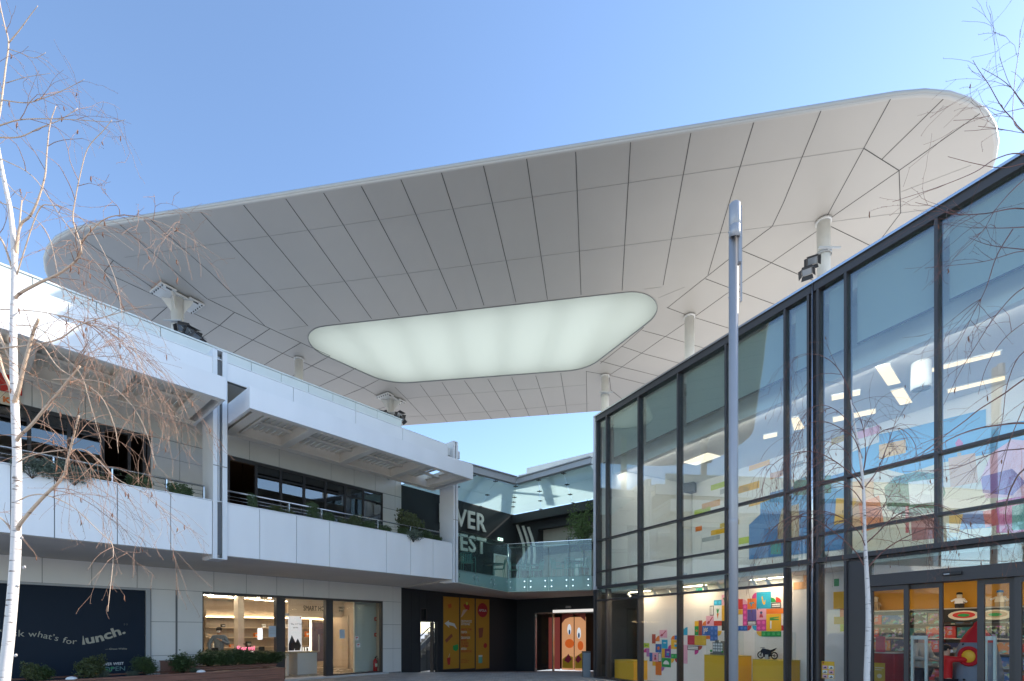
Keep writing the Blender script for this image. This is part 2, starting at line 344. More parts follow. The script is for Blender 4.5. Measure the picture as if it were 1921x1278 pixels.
a1 = SF(423.5, -4.84); awning(S0, a1, [SF(x, -4.84) for x in (-120, 60, 245)])
a2 = SF(468.5, -4.84); a3 = SF(887.5, -4.84)
awning(a2, a3, [SF(x, -4.84) for x in (595, 709, 805)], [(SF(838, -4.4), a3-.5)])
# balcony railing
def railing(x0, x1, posts):
    y = YF+.28; b = MB(); b.tube([(x0, y, 4.98), (x1, y, 4.98)], .025, 8); A = b.build('railing', M_STEEL, LB, 'stainless handrail over the balcony parapet')
    for p_ in posts: MB().box(p_-.012, p_+.012, y-.03, y+.03, 4.2, 4.96).build('post', M_STEEL, A)
    b = MB()
    for z in (4.86, 4.78, 4.7, 4.62): b.tube([(x0, y, z), (x1, y, z)], .005, 5)
    b.build('cable', M_STEEL, A)
ry = YF+.28
railing(S0, SF(384, ry), [SF(x, ry) for x in (-50, 100, 210, 312, 382)])
railing(SF(424, ry), SF(824, ry), [SF(x, ry) for x in (474, 542, 603, 708, 769)])
# ------------------------------------------------------------ dark corner building
DK = LF.thing('corner_building', 'dark anthracite corner block with raised letters, linking both shop wings', 'building', SE)
T = lambda x: x-SE     # positions measured from this wall's start
dr0, dr1 = T(SF(789)), T(SF(821)); ex = T(SF(973)); bn0, bn1 = T(SF(830)), T(SF(917.5))
b = MB(); b.box(.01, dr0, 0, .2, -1, 3.3); b.box(dr0, dr1, 0, .2, 2.56, 3.3); b.box(dr0+.33, dr1, 0, .2, 2.0, 2.56); b.box(dr0, dr0+.33, 0, .2, 2.0, 2.05); b.box(dr1, ex+.3, 0, .2, -1, 3.3)
b.build('wall', M_DARK, DK)
b = MB(); b.box(.01, ex+.3, 0, .2, 3.3, 7.42)
b.build('upper_wall', M_DARK, DK, 'upper dark rendered wall carrying the letters')
b = MB()
for x in (.5, .9, 1.3): b.box(x, x+.012, -.004, 0, -.3, 3.2)
b.build('board_joint', mat('black seam', (.01, .01, .012), .9), DK)
o = MB().box(dr0-.4, dr0+.6, .205, .215, 2.02, 2.6).build('window', M_DIN, DK)
b = MB(); b.box(dr0-.0, dr0+.33, -.01, .02, 2.05, 2.08); b.box(dr0, dr0+.33, -.01, .02, 2.53, 2.56); b.box(dr0, dr0+.03, -.01, .02, 2.08, 2.53); b.box(dr0+.3, dr0+.33, -.01, .02, 2.08, 2.53); b.build('frame', M_FRAME, o)
# rear wall
re = 9.0
B2 = Matrix.Translation(LF.w(SE, 0, 0)) @ Matrix.Rotation(LF.rz, 4, 'Z')
def rear(mb, name, m, label=None, parent=DK):
    Mx = B2.inverted() @ (Matrix.Translation((*BF.o, 0)) @ Matrix.Rotation(BF.rz, 4, 'Z')); mb.xf(Mx); return mb.build(name, m, parent, label)
bx = lambda px, y=0: BF.s(px, y)
e0, e1 = bx(1003), bx(1150)
b = MB(); b.box(-.3, e0, 0, .2, -1, 3.25); b.box(e0, re, 0, .2, BF.z(1060, 1148), 3.25); rear(b, 'rear_wall', M_DARK)
b = MB(); b.box(-.3, re, 0, .2, 6.55, 7.42); b.box(-.3, bx(1009), 0, .2, 3.25, 6.55); b.box(bx(1009)-.2, bx(1009)-.002, .2, .75, 3.25, 7.4); b.box(bx(1009)-.1, re, .2, .6, 7.38, 7.5); b.box(bx(1009), re, .5, .7, 3.25, 7.4)
rear(b, 'upper_rear_wall', M_DARK)
b = MB(); b.box(-.6, re, -.42, -.001, 6.95, 7.36); rear(b, 'canopy_edge_beam', M_DARK)
b = MB()
for x in (0, 1.65, 3.3, 4.95): b.box(bx(1009)+x, bx(1009)+x+1.63, .45, .5, 5.72, 6.6)
rear(b, 'high_panel', mat('warm grey panel', (.40, .38, .33), .4, noise=.1))
b = MB(); b.box(bx(1009), re, .42, .5, 5.35, 5.7); rear(b, 'lintel_band', M_FRAME)
b = MB(); b.box(bx(1009), re, .46, .5, 3.25, 5.34); rear(b, 'terrace_wall', mat('taupe wall', (.30, .28, .24), .35, noise=.2))
b = MB(); b.box(bx(1070), bx(1070)+.6, .40, .455, 3.7, 5.0); rear(b, 'pale_shutter', mat('white shutter', (.75, .75, .72), .5))
# terrace slab, its underside and glass balustrade
A_, B_, C_ = Vector((-1.94, 17.2)), Vector((-.17, 20.0)), Vector((3.05, 18.95))
inv = B2.inverted()
def plan(p, z=0): return inv @ Vector((p[0], p[1], z))
wallend = LF.w(SE, .0); corner = Vector(BF.o)
fl = [A_+Vector((-.3, .15)), B_+Vector((0, .12)), C_+Vector((.6, .12)), BF.w(re, .1), corner, wallend]
b = MB()
lo = [3.36, 3.2, 3.2, 3.2, 3.2, 3.34]; pts = [plan(p) for p in fl]
b.add([(p.x, p.y, z) for p, z in zip(pts, lo)]+[(p.x, p.y, 3.75) for p in pts], [tuple(range(6))[::-1], tuple(range(6, 12))]+[(i, (i+1) % 6, 6+(i+1) % 6, 6+i) for i in range(6)])
b.build('terrace_slab', M_SOFFIT, DK)
TB = thing('glass_balustrade', 'green tinted glass balustrade with round steel studs around the upstairs terrace', 'balustrade', (*A_, 0))
def bal(a, c, za, zc, n, zt=5.12):
    a = Vector(a); c = Vector(c); d = (c-a); L = d.length; d /= L; nn = Vector((d.y, -d.x))
    for i in range(n):
        p = a+d*(L*i/n+.008)-A_; q = a+d*(L*(i+1)/n-.008)-A_; z0 = za+(zc-za)*i/n; z1 = za+(zc-za)*(i+1)/n
        for lo_, hi_, m_, nm in (((z0, z1), (3.76, 3.76), M_GM, 'lower_pane'), ((3.762, 3.762), (zt, zt), M_GB, 'pane')):
            v = []
            for t in (0, .015): v += [(p.x+nn.x*t, p.y+nn.y*t, lo_[0]), (q.x+nn.x*t, q.y+nn.y*t, lo_[1]), (q.x+nn.x*t, q.y+nn.y*t, hi_[1]), (p.x+nn.x*t, p.y+nn.y*t, hi_[0])]
            o = MB().add(v, [(0,1,2,3),(7,6,5,4),(0,4,5,1),(1,5,6,2),(2,6,7,3),(3,7,4,0)]).build(nm, m_, TB)
            if nm == 'lower_pane':
                for e in (p+d*.12, q-d*.12):
                    for z in (z0+.17, 3.6): MB().tube([(e.x+nn.x*.0, e.y+nn.y*.0, z), (e.x+nn.x*.045, e.y+nn.y*.045, z)], .028, 10).build('stud', M_CHROME, o)
    pa = a-A_-nn*.12; pc = c-A_-nn*.12
    MB().tube([(pa.x, pa.y, 5.0), (pc.x, pc.y, 5.0)], .02, 8).build('handrail', M_STEEL, TB)
    pa = a-A_; pc = c-A_
    MB().bar((pa.x, pa.y, zt+.01), (pc.x, pc.y, zt+.01), .03, .02).build('top_cap', M_STEEL, TB)
bal(A_, B_, 3.34, 3.2, 3); bal(B_, C_, 3.2, 3.2, 4)
p = B_-A_; MB().tube([(p.x, p.y+.1, 3.75), (p.x, p.y+.1, 5.15)], .035, 10).build('post', M_STEEL, TB)
# glass roof over the terrace
GR = thing('glass_canopy', 'frosted glass terrace roof hung from grey steel beams in front of the dark walls', 'glass canopy', (-1.94, 18, 7.4))
N1, N2, N3 = Vector((-2.2, 17.7)), Vector((.15, 19.75)), Vector((2.75, 17.35))
W1 = LF.w(SE, -.02).to_2d(); W2 = LF.w(SF(960), -.02).to_2d(); F3 = BF.w(bx(1150), -.42).to_2d(); F4 = BF.w(6.6, -.42).to_2d()
GO = Vector((-1.94, 18))
def lerp(a, b_, t): return a+(b_-a)*t
def gpane(name, q, n, m):
    for i in range(n):
        for k in range(m):
            c = [lerp(lerp(q[0], q[1], u), lerp(q[3], q[2], u), v) for u, v in ((i/n, k/m), ((i+1)/n, k/m), ((i+1)/n, (k+1)/m), (i/n, (k+1)/m))]
            cc = sum(c, Vector((0, 0)))/4; c = [cc+(x-cc)*.992-GO for x in c]
            o = MB().prism([(x.x, x.y) for x in c], 0, .02).build('pane', M_GFR, GR)
            for x in c[:1]+c[2:3]:
                MB().box(x.x-.09, x.x+.09, x.y-.015, x.y+.015, -.03, 0).box(x.x-.015, x.x+.015, x.y-.09, x.y+.09, -.03, 0).build('clamp', M_BLACK, o)
gpane('l', [N1, N2, W2, W1], 3, 2)
E3 = RF.w(-.3, 2.2).to_2d()
gpane('r', [N2, N3, F3, W2], 3, 3)
def ibeam(name, a, c, z0, z1, parent, off, m=M_GALV, wd=.2):
    a = a-off; c = c-off
    b = MB(); b.bar((a.x, a.y, z0+.015), (c.x, c.y, z0+.015), wd, .03); b.bar((a.x, a.y, z1-.015), (c.x, c.y, z1-.015), wd, .03); b.bar((a.x, a.y, (z0+z1)/2), (c.x, c.y, (z0+z1)/2), .03, z1-z0-.06)
    return b.build(name, m, parent)
ibeam('edge_beam', N1+Vector((0, -.1)), N2+Vector((0, -.1)), .03, .34, GR, GO); ibeam('edge_beam', N2+Vector((.05, -.1)), N3+Vector((.0, -.1)), .03, .29, GR, GO)
ibeam('rafter', N2, W2, .1, .35, GR, GO, wd=.12); ibeam('rafter', lerp(N1, N2, .5), lerp(W1, W2, .5), .1, .3, GR, GO, wd=.1); ibeam('rafter', lerp(N2, N3, .5), lerp(W2, F3, .5), .1, .3, GR, GO, wd=.1)
# roof parapet behind the right beam
b = MB()
dN = (N3-N2).normalized(); nN = Vector((-dN.y, dN.x)); a = N2+nN*.6-dN*.35; c = N3+nN*.6+dN*.1; c2 = a+dN*9
if True:
    a2 = a+nN*.5; c3 = c2+nN*.5
    b.bar((*a, 7.82), (*(c+nN*.5+dN*.0), 7.82), .12, .42); b.bar((*a2, 8.22), (*(c+nN*.9), 8.22), .1, .44); b.bar((*(a+nN*.02), 8.0), (*(c+nN*.5), 8.0), .2, .03)
o = b.build('parapet', M_WSTEEL, None); tag(o, 'two stepped white metal roof edge strips behind the glass canopy beam', 'roof edge')
# ------------------------------------------------------------ glass building
GL = RF.thing('glass_store_building', 'tall glass fronted store with dark grey mullions, forming the right side', 'building')
RS = lambda px, y=0: RF.s(px, y)
m_main = [RS(1120), RS(1139), RS(1199), RS(1273), RS(1363), RS(1474), RS(1518), RS(1536), RS(1588), RS(1758)]
m_main[0] = .0; m_main += [m_main[-1]+1.55, m_main[-1]+3.1]; END = m_main[-1]+.1
ZT = 8.98
b = MB(); q0 = inv @ Vector((3.75, 18.3, 0)); q1 = inv @ Vector((3.75, 20.6, 0)); q2 = inv @ Vector((9.5, 20.6, 0)); q3 = inv @ Vector((9.5, 21.0, 0)); b.prism([(p.x, p.y) for p in (inv @ Vector((3.3, 17.55, 0)), inv @ Vector((9.4, 20.9, 0)), inv @ Vector((8.4, 22.9, 0)), inv @ Vector((3.7, 20.2, 0)))], 7.6, 9.25); b.build('unseen_sun_blocker', M_PANEL2, DK)  # unseen block added to keep sun off the balcony
T1, T2, T3, T4 = 4.74, 3.67, 3.15, 2.69
def mull(x, z0, z1, wd=.05, d=.22): MB().box(x-wd/2, x+wd/2, -.05, -.05+d, z0, z1).build('mullion', M_FRAME, GL)
for i, x in enumerate(m_main): mull(x+(.03 if i == 0 else 0), T3, ZT-.16)
for x in m_main[:8]: mull(x+(.03 if x == 0 else 0), -.05, T3-.12)
mull(m_main[8], -.05, T3-.12)
xj = (m_main[6]+m_main[7])/2
MB().tube([(xj, -.06, .05), (xj, -.06, ZT)], .028, 8).build('joint_tube', M_STEEL, GL)
MB().box(m_main[6]+.03, m_main[7]-.03, 0, .06, 0, ZT-.1).build('expansion_joint', M_FRAME, GL)
b = MB(); b.box(-.05, END, -.055, .16, ZT-.16, ZT); b.build('head_rail', M_FRAME, GL)
b = MB(); b.box(-.08, END, -.10, .3, ZT+.002, ZT+.05); b.build('coping', M_STEEL, GL)
for z, h in ((T1, .05), (T2, .05), (T3, .09)):
    MB().box(.058, END, -.045, .12, z-h, z+.0).build('transom', M_FRAME, GL)
for a, c in zip([.058, *m_main[1:5]], m_main[1:6]):
    pass
MB().box(.058, m_main[5], -.044, .1, T4-.055, T4).build('transom', M_FRAME, GL)
prn = random.Random(4)
def tilt_pane(x0, x1, z0, z1, name, m):      # real panes are never quite parallel: millimetres of set at each corner
    y = [.03+prn.uniform(-.006, .006) for _ in range(3)]; y.append(y[0]+y[2]-y[1])
    c = [(x0, y[0], z0), (x1, y[1], z0), (x1, y[2], z1), (x0, y[3], z1)]
    MB().add(c+[(a, b_+.012, d) for a, b_, d in c], [(0,1,2,3),(7,6,5,4),(0,4,5,1),(1,5,6,2),(2,6,7,3),(3,7,4,0)]).build(name, m, GL)
for i, (a, c) in enumerate(zip(m_main, m_main[1:])):
    if i == 6: continue
    a_, c_ = a+.03, c-.03
    for z0, z1 in ((T1, ZT-.16), (T2, T1-.05), (T3, T2-.05)): tilt_pane(a_, c_, z0+.003, z1-.003, 'pane', M_GF)
    if i < 5:
        tilt_pane(a_, c_, T4+.003, T3-.093, 'pane', M_GF)
        MB().box(a_, c_, .02, .032, 0.05, T4-.058).build('display_pane', M_GD, GL)
    elif i < 8: MB().box(a_, c_, .02, .032, 0.05, T3-.093).build('display_pane', M_GD, GL)
b = MB(); b.box(-.05, m_main[8], -.06, .2, -.05, .05); b.build('sill', M_FRAME, GL)
b = MB(); b.box(-.13, -.02, -.06, .1, 3.05, ZT+.03); b.build('corner_trim', mat('light corner profile', (.6, .6, .62), .4), GL)
b = MB(); b.box(-.13, -.03, -.06, .1, -.4, 3.04); b.build('corner_post', M_FRAME, GL)
# entrance
dx0, dx1 = m_main[8]+.03, END
b = MB(); b.box(m_main[8]+.03, RS(1629), .0, .2, 0, 3.0); b.build('entrance_jamb', M_FRAME, GL)
b = MB(); b.box(RS(1629), END, -.04, .35, 2.47, T4); b.build('door_head', M_FRAME, GL)
MB().box(dx0, END, .05, .12, 3.0, T3-.092).build('shadow_gap', M_BLACK, GL)
MB().box(RS(1629), END, .06, .07, T4, 3.0).build('transom_light', M_GF, GL)
for i, (p0, p1) in enumerate(((1629, 1768), (1700, 1830), (1838, 1905), (1915, 2150))):
    pass
def door(x0, x1, y, st=.07, handle=True):
    b = MB(); b.box(x0, x0+st, y, y+.05, .02, 2.46); b.box(x1-st, x1, y, y+.05, .02, 2.46); b.box(x0+st, x1-st, y, y+.05, 2.38, 2.46); b.box(x0+st, x1-st, y, y+.05, .02, .12)
    o = b.build('sliding_door', M_FRAME, GL, 'glazed sliding door leaf with slim dark frame'); MB().box(x0+st, x1-st, y+.02, y+.03, .12, 2.38).build('pane', M_GD, o)
door(RS(1629), RS(1703), .02); door(RS(1690), RS(1768, .1), .1, .05); door(RS(1833, .1), RS(1903), .1, .09); door(RS(1903), RS(2100), .0, .08)
MB().box(RS(1634, .02), RS(1634, .02)+.01, .0, .02, 0.2, 2.2)
# roofs, floors, walls of the shell
DEP = 9.0
b = MB(); b.box(0.0, END, .3, DEP, 8.6, 8.95); b.build('roof', M_ROOF, GL)
b = MB(); b.box(0.02, END, .16, DEP, 2.95, 3.1); b.build('floor_slab', M_INT, GL)
b = MB(); b.box(0.0, END-.001, .12, DEP, -.1, -.01); b.build('ground_slab', mat('shop floor tiles', (.5, .46, .42), .3, noise=.08, nscale=3), GL)
b = MB(); b.box(END, END+.3, -.05, DEP+.2, -.1, ZT+.02); b.box(-.001, END, DEP, DEP+.2, -.1, 8.95); b.build('side_wall', M_PANEL2, GL)
b = MB(); b.box(-.12, -.02, .11, DEP+.2, 3.1, ZT); b.build('return_wall', M_INT, GL); b = MB(); b.box(-.12, -.02, .11, DEP+.2, -.4, 3.09); b.build('return_wall_base', M_DARK, GL)
YB = 4.6
b = MB(); b.box(.02, END, YB, YB+.1, 3.1, 8.6); b.build('gallery_wall', M_INT, GL, 'white inner wall of the upper floor')
b = MB(); b.box(.02, END, .9, YB, 7.3, 7.4); b.box(.02, END, .85, .9, 7.3, 8.6); b.build('ceiling', M_CEIL, GL)
b = MB(); b.box(.02, END, .7, .9, 7.12, 7.6); b.build('bulkhead', M_INT, GL)
MB().box(.1, END-.1, .905, .92, 7.14, 7.28).build('added_fill_strip', emis('added fill glow', (1, .95, .88), 7), GL)  # unseen glowing strip added to brighten the upper interior
# blinds
for i, (a, c) in enumerate(zip(m_main, m_main[1:])):
    if i in (6,): continue
    o = MB().box(a+.1, c-.05, .2, .206, 7.42, 8.8).build('roller_blind', M_BLIND, GL); MB().box(a+.1, c-.05, .19, .216, 7.39, 7.42).build('bottom_bar', M_FRAME, o)
# inner columns and lights
for px in (1375-100, 1500, 1640): pass
# ------------------------------------------------------------ canopy
HC = 13.0
def cp(px, py, z=HC): Y = FP*(z-EYE)/(HY-py); return Vector((ray(px)*Y, Y))
def isect(p, d, q, e):
    den = d.x*e.y-d.y*e.x; t = ((q.x-p.x)*e.y-(q.y-p.y)*e.x)/den; return p+d*t
def rounded(corners, rad, n=14):
    out = []; N = len(corners)
    for i in range(N):
        p = corners[i]; a = (corners[i-1]-p).normalized(); b_ = (corners[(i+1) % N]-p).normalized(); ang = a.angle(b_)
        t = rad[i]/math.tan(ang/2); c = p+(a+b_).normalized()*(rad[i]/math.sin(ang/2))
        s_, e_ = p+a*t-c, p+b_*t-c; a0 = math.atan2(s_.y, s_.x); a1 = math.atan2(e_.y, e_.x); da = (a1-a0+math.pi) % (2*math.pi)-math.pi
        for k in range(n+1): th = a0+da*k/n; out.append(c+Vector((math.cos(th), math.sin(th)))*rad[i])
    return out
dl, drr = Vector(LF.d), Vector(RF.d)
f0, f1 = cp(376, 397.6), cp(1414, 230); df = (f1-f0).normalized()
l0 = Vector((-14.33-.24, 21.0+.2)); r0 = Vector((11.95, 15.77)); b0, b1 = cp(755, 798), cp(1108, 772); db = (b1-b0).normalized()
FL, FR, BR, BL = isect(f0, df, l0, dl), isect(f0, df, r0, drr), isect(b0, db, r0, drr), isect(b0, db, l0, dl)
outer = rounded([FL, FR, BR, BL], [4.36, 3.56, 1.5, 1.5])
k0, k1 = cp(700, 601), cp(1180, 547); dk = (k1-k0).normalized(); kl = Vector((-7.73, 20.52)); kr = Vector((5.05, 18.29)); kb0, kb1 = cp(800, 716.5), cp(1060, 697); dkb = (kb1-kb0).normalized()
inner = rounded([isect(k0, dk, kl, dl), isect(k0, dk, kr, drr), isect(kb0, dkb, kr, drr), isect(kb0, dkb, kl, dl)], [1.25, 1.15, 1.6, 1.9])
CN = thing('canopy_roof', 'huge floating rounded triangular roof canopy with grey panelled underside over the plaza', 'canopy', (0, 18, 0))
CO = Vector((0, 18))
def ringmesh(name, z0, z1, mats):
    bm = bmesh.new()
    vo = [bm.verts.new((p.x, p.y-18, z0)) for p in outer]; vi = [bm.verts.new((p.x, p.y-18, z0)) for p in inner]
    eo = [bm.edges.new((vo[i], vo[(i+1) % len(vo)])) for i in range(len(vo))]; ei = [bm.edges.new((vi[i], vi[(i+1) % len(vi)])) for i in range(len(vi))]
    bmesh.ops.triangle_fill(bm, use_beauty=True, use_dissolve=False, edges=eo+ei)
    me = bpy.data.meshes.new(name); bm.to_mesh(me); bm.free()
    for m_ in mats: me.materials.append(m_)
    o = bpy.data.objects.new(name, me); COL.objects.link(o); o.parent = CN; return o
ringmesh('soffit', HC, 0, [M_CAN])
o = ringmesh('roof_deck', HC+.15, 0, [M_ROOF])
def loft(name, rings, m, closed=True):
    n = len(rings[0]); vs = [v for r_ in rings for v in r_]
    return MB().add(vs, [(i*n+k, i*n+(k+1) % n, (i+1)*n+(k+1) % n, (i+1)*n+k) for i in range(len(rings)-1) for k in range(n)], 0, True).build(name, m, CN)
cen = sum(outer, Vector((0, 0)))/len(outer)
def off(pts, d):
    out = []; n = len(pts)
    for i in range(n):
        t = (pts[(i+1) % n]-pts[i-1]).normalized(); out.append(pts[i]+Vector((t.y, -t.x))*d)
    return out
sgn = 1 if sum(outer[i].x*outer[(i+1) % len(outer)].y-outer[(i+1) % len(outer)].x*outer[i].y for i in range(len(outer))) > 0 else -1
R3 = lambda pts, z: [(p.x, p.y-18, z) for p in pts]
loft('rim', [R3(outer, HC), R3(off(outer, sgn*.05), HC+.0), R3(off(outer, sgn*.055), HC+.03)], mat('rim lower trim', (.50, .48, .45), .5))
loft('rim_band', [R3(off(outer, sgn*a_), HC+z_) for a_, z_ in ((.055, .032), (.075, .045), (.085, .075), (.075, .115), (.04, .135), (-.05, .145))], M_RIM)
loft('skylight_frame', [R3(off(inner, sgn*.0), HC-.012), R3(off(inner, sgn*-.03), HC-.012), R3(off(inner, sgn*-.03), HC+.9)], mat('dark skylight frame', (.3, .3, .29), .6))
sk = MB(); sk.poly([(p.x, p.y-18, HC+.9) for p in inner]); sk.build('skylight_diffuser', translucent('skylight added diffuser', (.82, .84, .78), .85), CN)  # unseen second sheet added to soften the purlin bands
sk = MB(); sk.poly([(p.x, p.y-18, HC+.03) for p in inner]); sk.build('skylight', M_SKYL, CN, 'glowing frosted skylight panel set in the canopy')
b = MB()
for k in range(6):                      # purlins above the frosted glazing
    t = .08+k*.17; a = lerp(cp(600, 612), cp(1225, 545), t); q = lerp(cp(700, 722), cp(1120, 694), t); e = (q-a).normalized(); b.bar((a.x, a.y-18, HC+.45), (q.x, q.y-18, HC+.45), .12, .16)
b.build('purlin', M_WSTEEL, CN)
J = []  # panel joints: (px,py,px,py,wide)
def jl(*p, wd=.017):
    for i in range(0, len(p)-2, 2): J.append((p[i], p[i+1], p[i+2], p[i+3], wd))
jl(225, 422, 388.7, 561); jl(283, 413, 394, 511, 496.5, 611); jl(376, 397.6, 491, 520, 578, 612); jl(457, 385, 568, 520, 638.4, 604); jl(536, 373, 641, 520, 697, 598)
jl(607, 362, 704.5, 520, 749, 592.5); jl(678, 350, 768, 520, 802, 586); jl(752, 337, 857, 580); jl(828, 324, 908, 573); jl(907, 311, 968, 567); jl(988, 298, 1027, 562)
jl(1080, 285, 1090, 553); jl(1183, 267, 1167, 545); jl(1296, 250, 1244, 535); jl(1414, 230, 1368, 380, 1328, 516); jl(1540, 208, 1470, 380, 1449, 424); jl(1670.6, 186, 1548.6, 410.6)
jl(1769.5, 186, 1654.5, 298.8); jl(1838.5, 213, 1686.7, 320, 1556, 410.6); jl(1620, 278, 1686.7, 320, 1689.6, 399.7, 1651, 451)
jl(234, 483, 1620, 278, wd=.01); jl(391, 561, 1541, 413, wd=.01); jl(1561, 416, 1689.6, 399.7, 1743, 393, wd=.016); jl(1690.6, 360, 1822, 310, wd=.012); jl(1559, 425, 1635, 462)
jl(524.6, 620, 575, 611, wd=.01); jl(1208.5, 542.7, 1241, 538.4, wd=.01); jl(1235, 559, 1284, 539, wd=.01)
jl(389.6, 561, 440, 586, 507.7, 617, 564, 643, 619, 667.6, wd=.02); jl(195, 510, 412, 610.5, 474, 638, 530, 663, 635.6, 708, 682, 728, 710, 743.5, wd=.02)
jl(440, 586, 412, 610.5, 374, 636.7); jl(506, 617, 474, 638, 436, 663); jl(565, 643, 530, 663, 492, 687); jl(619, 668, 586, 686, 544, 708); jl(668, 690.6, 635.6, 708, 593.5, 727); jl(711.5, 712, 680.6, 728, 637, 746); jl(701.7, 770, 727, 762)
jl(212.6, 488.5, 195, 510, 233.8, 582, 250, 612); jl(140, 438, 212.6, 488.5, 309, 556); jl(233.8, 582, 313.6, 576, wd=.014); jl(313.6, 576, 284, 602); jl(195, 510, 130, 486, wd=.012)
jl(741, 726.6, 763.5, 749, 801, 789); jl(788, 721.4, 839, 792); jl(829, 717, 875.5, 790); jl(871, 714, 922, 786); jl(915, 711, 958, 783); jl(960, 708, 993, 781); jl(1005, 705, 1029, 778); jl(1052, 700, 1064, 776); jl(1100, 696, 1101, 773)
jl(761.4, 748, 844.5, 741, 900, 737, 1100, 722, wd=.012); jl(754, 783, 900, 773.5, 1105, 757, wd=.012)
jl(1448.5, 425, 1389, 469.4, 1323.5, 521, 1253, 577, wd=.018); jl(1208, 614, 1167, 649.6, 1126, 682, wd=.018); jl(1534, 432.6, 1447, 493, 1384, 536, 1304, 593.7, 1248, 631.5, 1166, 689, 1143, 704)
jl(1389, 469, 1447, 493, 1498, 515, 1560, 540); jl(1323.5, 523, 1384, 546, 1455, 571.7, 1500, 588); jl(1251, 577, 1291, 592, 1368, 616, 1410, 632); jl(1205, 620, 1248, 631.5, 1322, 653.5, 1360, 665)
jl(1166, 649.6, 1208.5, 664, 1272.6, 681, 1300, 690); jl(1126, 677.5, 1169, 689, 1235, 705.5, 1260, 712); jl(1100, 697, 1143, 704, 1216, 722); jl(1143, 706, 1146, 732, 1175, 755, wd=.02)
b1 = MB(); b2 = MB()
for x0, y0, x1, y1, wd in J:
    a, c = cp(x0, y0), cp(x1, y1); (b1 if wd > .0165 else b2).bar((a.x, a.y-18, HC-.0035), (c.x, c.y-18, HC-.0035), wd, .005)
b1.build('panel_joint', M_JOINT, CN); b2.build('pale_joint', M_JOINT2, CN)
# canopy columns
def ccol(px, ytop, r_, zb, plate=False, label=None):
    P = cp(px, ytop); b = MB(); b.tube([(P.x, P.y-18, zb), (P.x, P.y-18, HC-.02)], r_, 20)
    o = b.build('column', mat('column paint', (.70, .69, .66), .45, noise=.12, nscale=2), CN, label)
    MB().lathe([(r_+.002, -.09), (r_+.035, -.09), (r_+.035, -.03), (r_+.002, -.03)], (P.x, P.y-18, HC), 20).build('collar', mat('column paint', (.7, .69, .66)), o)
    if plate:
        rm = Matrix.Translation((P.x, P.y-18, HC)) @ Matrix.Rotation(LF.rz+.15, 4, 'Z')
        b = MB(); L = r_*3.6
        for sg in (-1, 1): b.box(sg*.2, sg*L, -.42, .42, -.10, -.05)
        b.box(-.2, .2, -.3, .3, -.10, -.05)
        for k in range(4):
            a = math.pi/4+k*math.pi/2; q = Vector((math.cos(a), math.sin(a), 0))
            b.add([q*r_+Vector((0, 0, -.55)), q*r_+Vector((0, 0, -.1)), q*(r_+.32)+Vector((0, 0, -.1)), q*r_*1.001+Vector((.02, 0, -.55)), q*r_+Vector((.02, 0, -.1)), q*(r_+.32)+Vector((.02, 0, -.1))], [(0,1,2),(5,4,3),(0,3,4,1),(1,4,5,2),(2,5,3,0)])
        b.xf(rm); b.build('bracket_plate', mat('column paint', (.7, .69, .66)), o)
        b = MB()
        for sg in (-1, 1):
            for k in range(6): b.tube([(sg*(L-.06), -.36+k*.144, -.135), (sg*(L-.06), -.36+k*.144, -.1)], .022, 6)
            for k in range(4): b.tube([(sg*(.35+k*(L-.5)/4), -.36, -.135), (sg*(.35+k*(L-.5)/4), -.36, -.1)], .022, 6)
        b.xf(rm); b.build('bolts', mat('dark bolt', (.1, .1, .1), .6), o)
    return P
P1 = ccol(333, 556, .185, 7.9, True, 'bolted white canopy column nearest the left edge'); P2 = ccol(561, 672, .165, 7.9); P3 = ccol(733, 747, .165, 7.9, True, 'bolted white canopy column near the rear')
P4 = ccol(1545, 413, .165, 8.95); P5 = ccol(1293.5, 592, .165, 8.95); P6 = ccol(1135, 704, .165, 8.95)
# ------------------------------------------------------------ colours
def flat(name, c, r=.55, **k): return mat(name, c, r, **k)
RGB = dict(cyan=(.02,.38,.62), blue=(.02,.13,.45), navy=(.03,.07,.2), pink=(.80,.42,.55), magenta=(.62,.06,.30), red=(.62,.04,.03), crimson=(.45,.03,.07), orange=(.80,.20,.03), yellow=(.85,.47,.03),
    lime=(.5,.62,.06), green=(.02,.32,.08), black=(.02,.02,.02), white=(.85,.85,.85), indigo=(.12,.09,.33), violet=(.45,.18,.5), brownred=(.42,.08,.06), grey=(.45,.47,.47), paleor=(.75,.42,.2), teal=(.05,.35,.33),
    sky=(.06,.36,.72), deep=(.02,.19,.5), leafg=(.08,.2,.1), cream=(.75,.66,.5), tan=(.5,.36,.2), purple=(.22,.06,.35), gold=(.6,.42,.05), skin=(.62,.34,.2))
PM = {k: flat('print '+k, v) for k, v in RGB.items()}
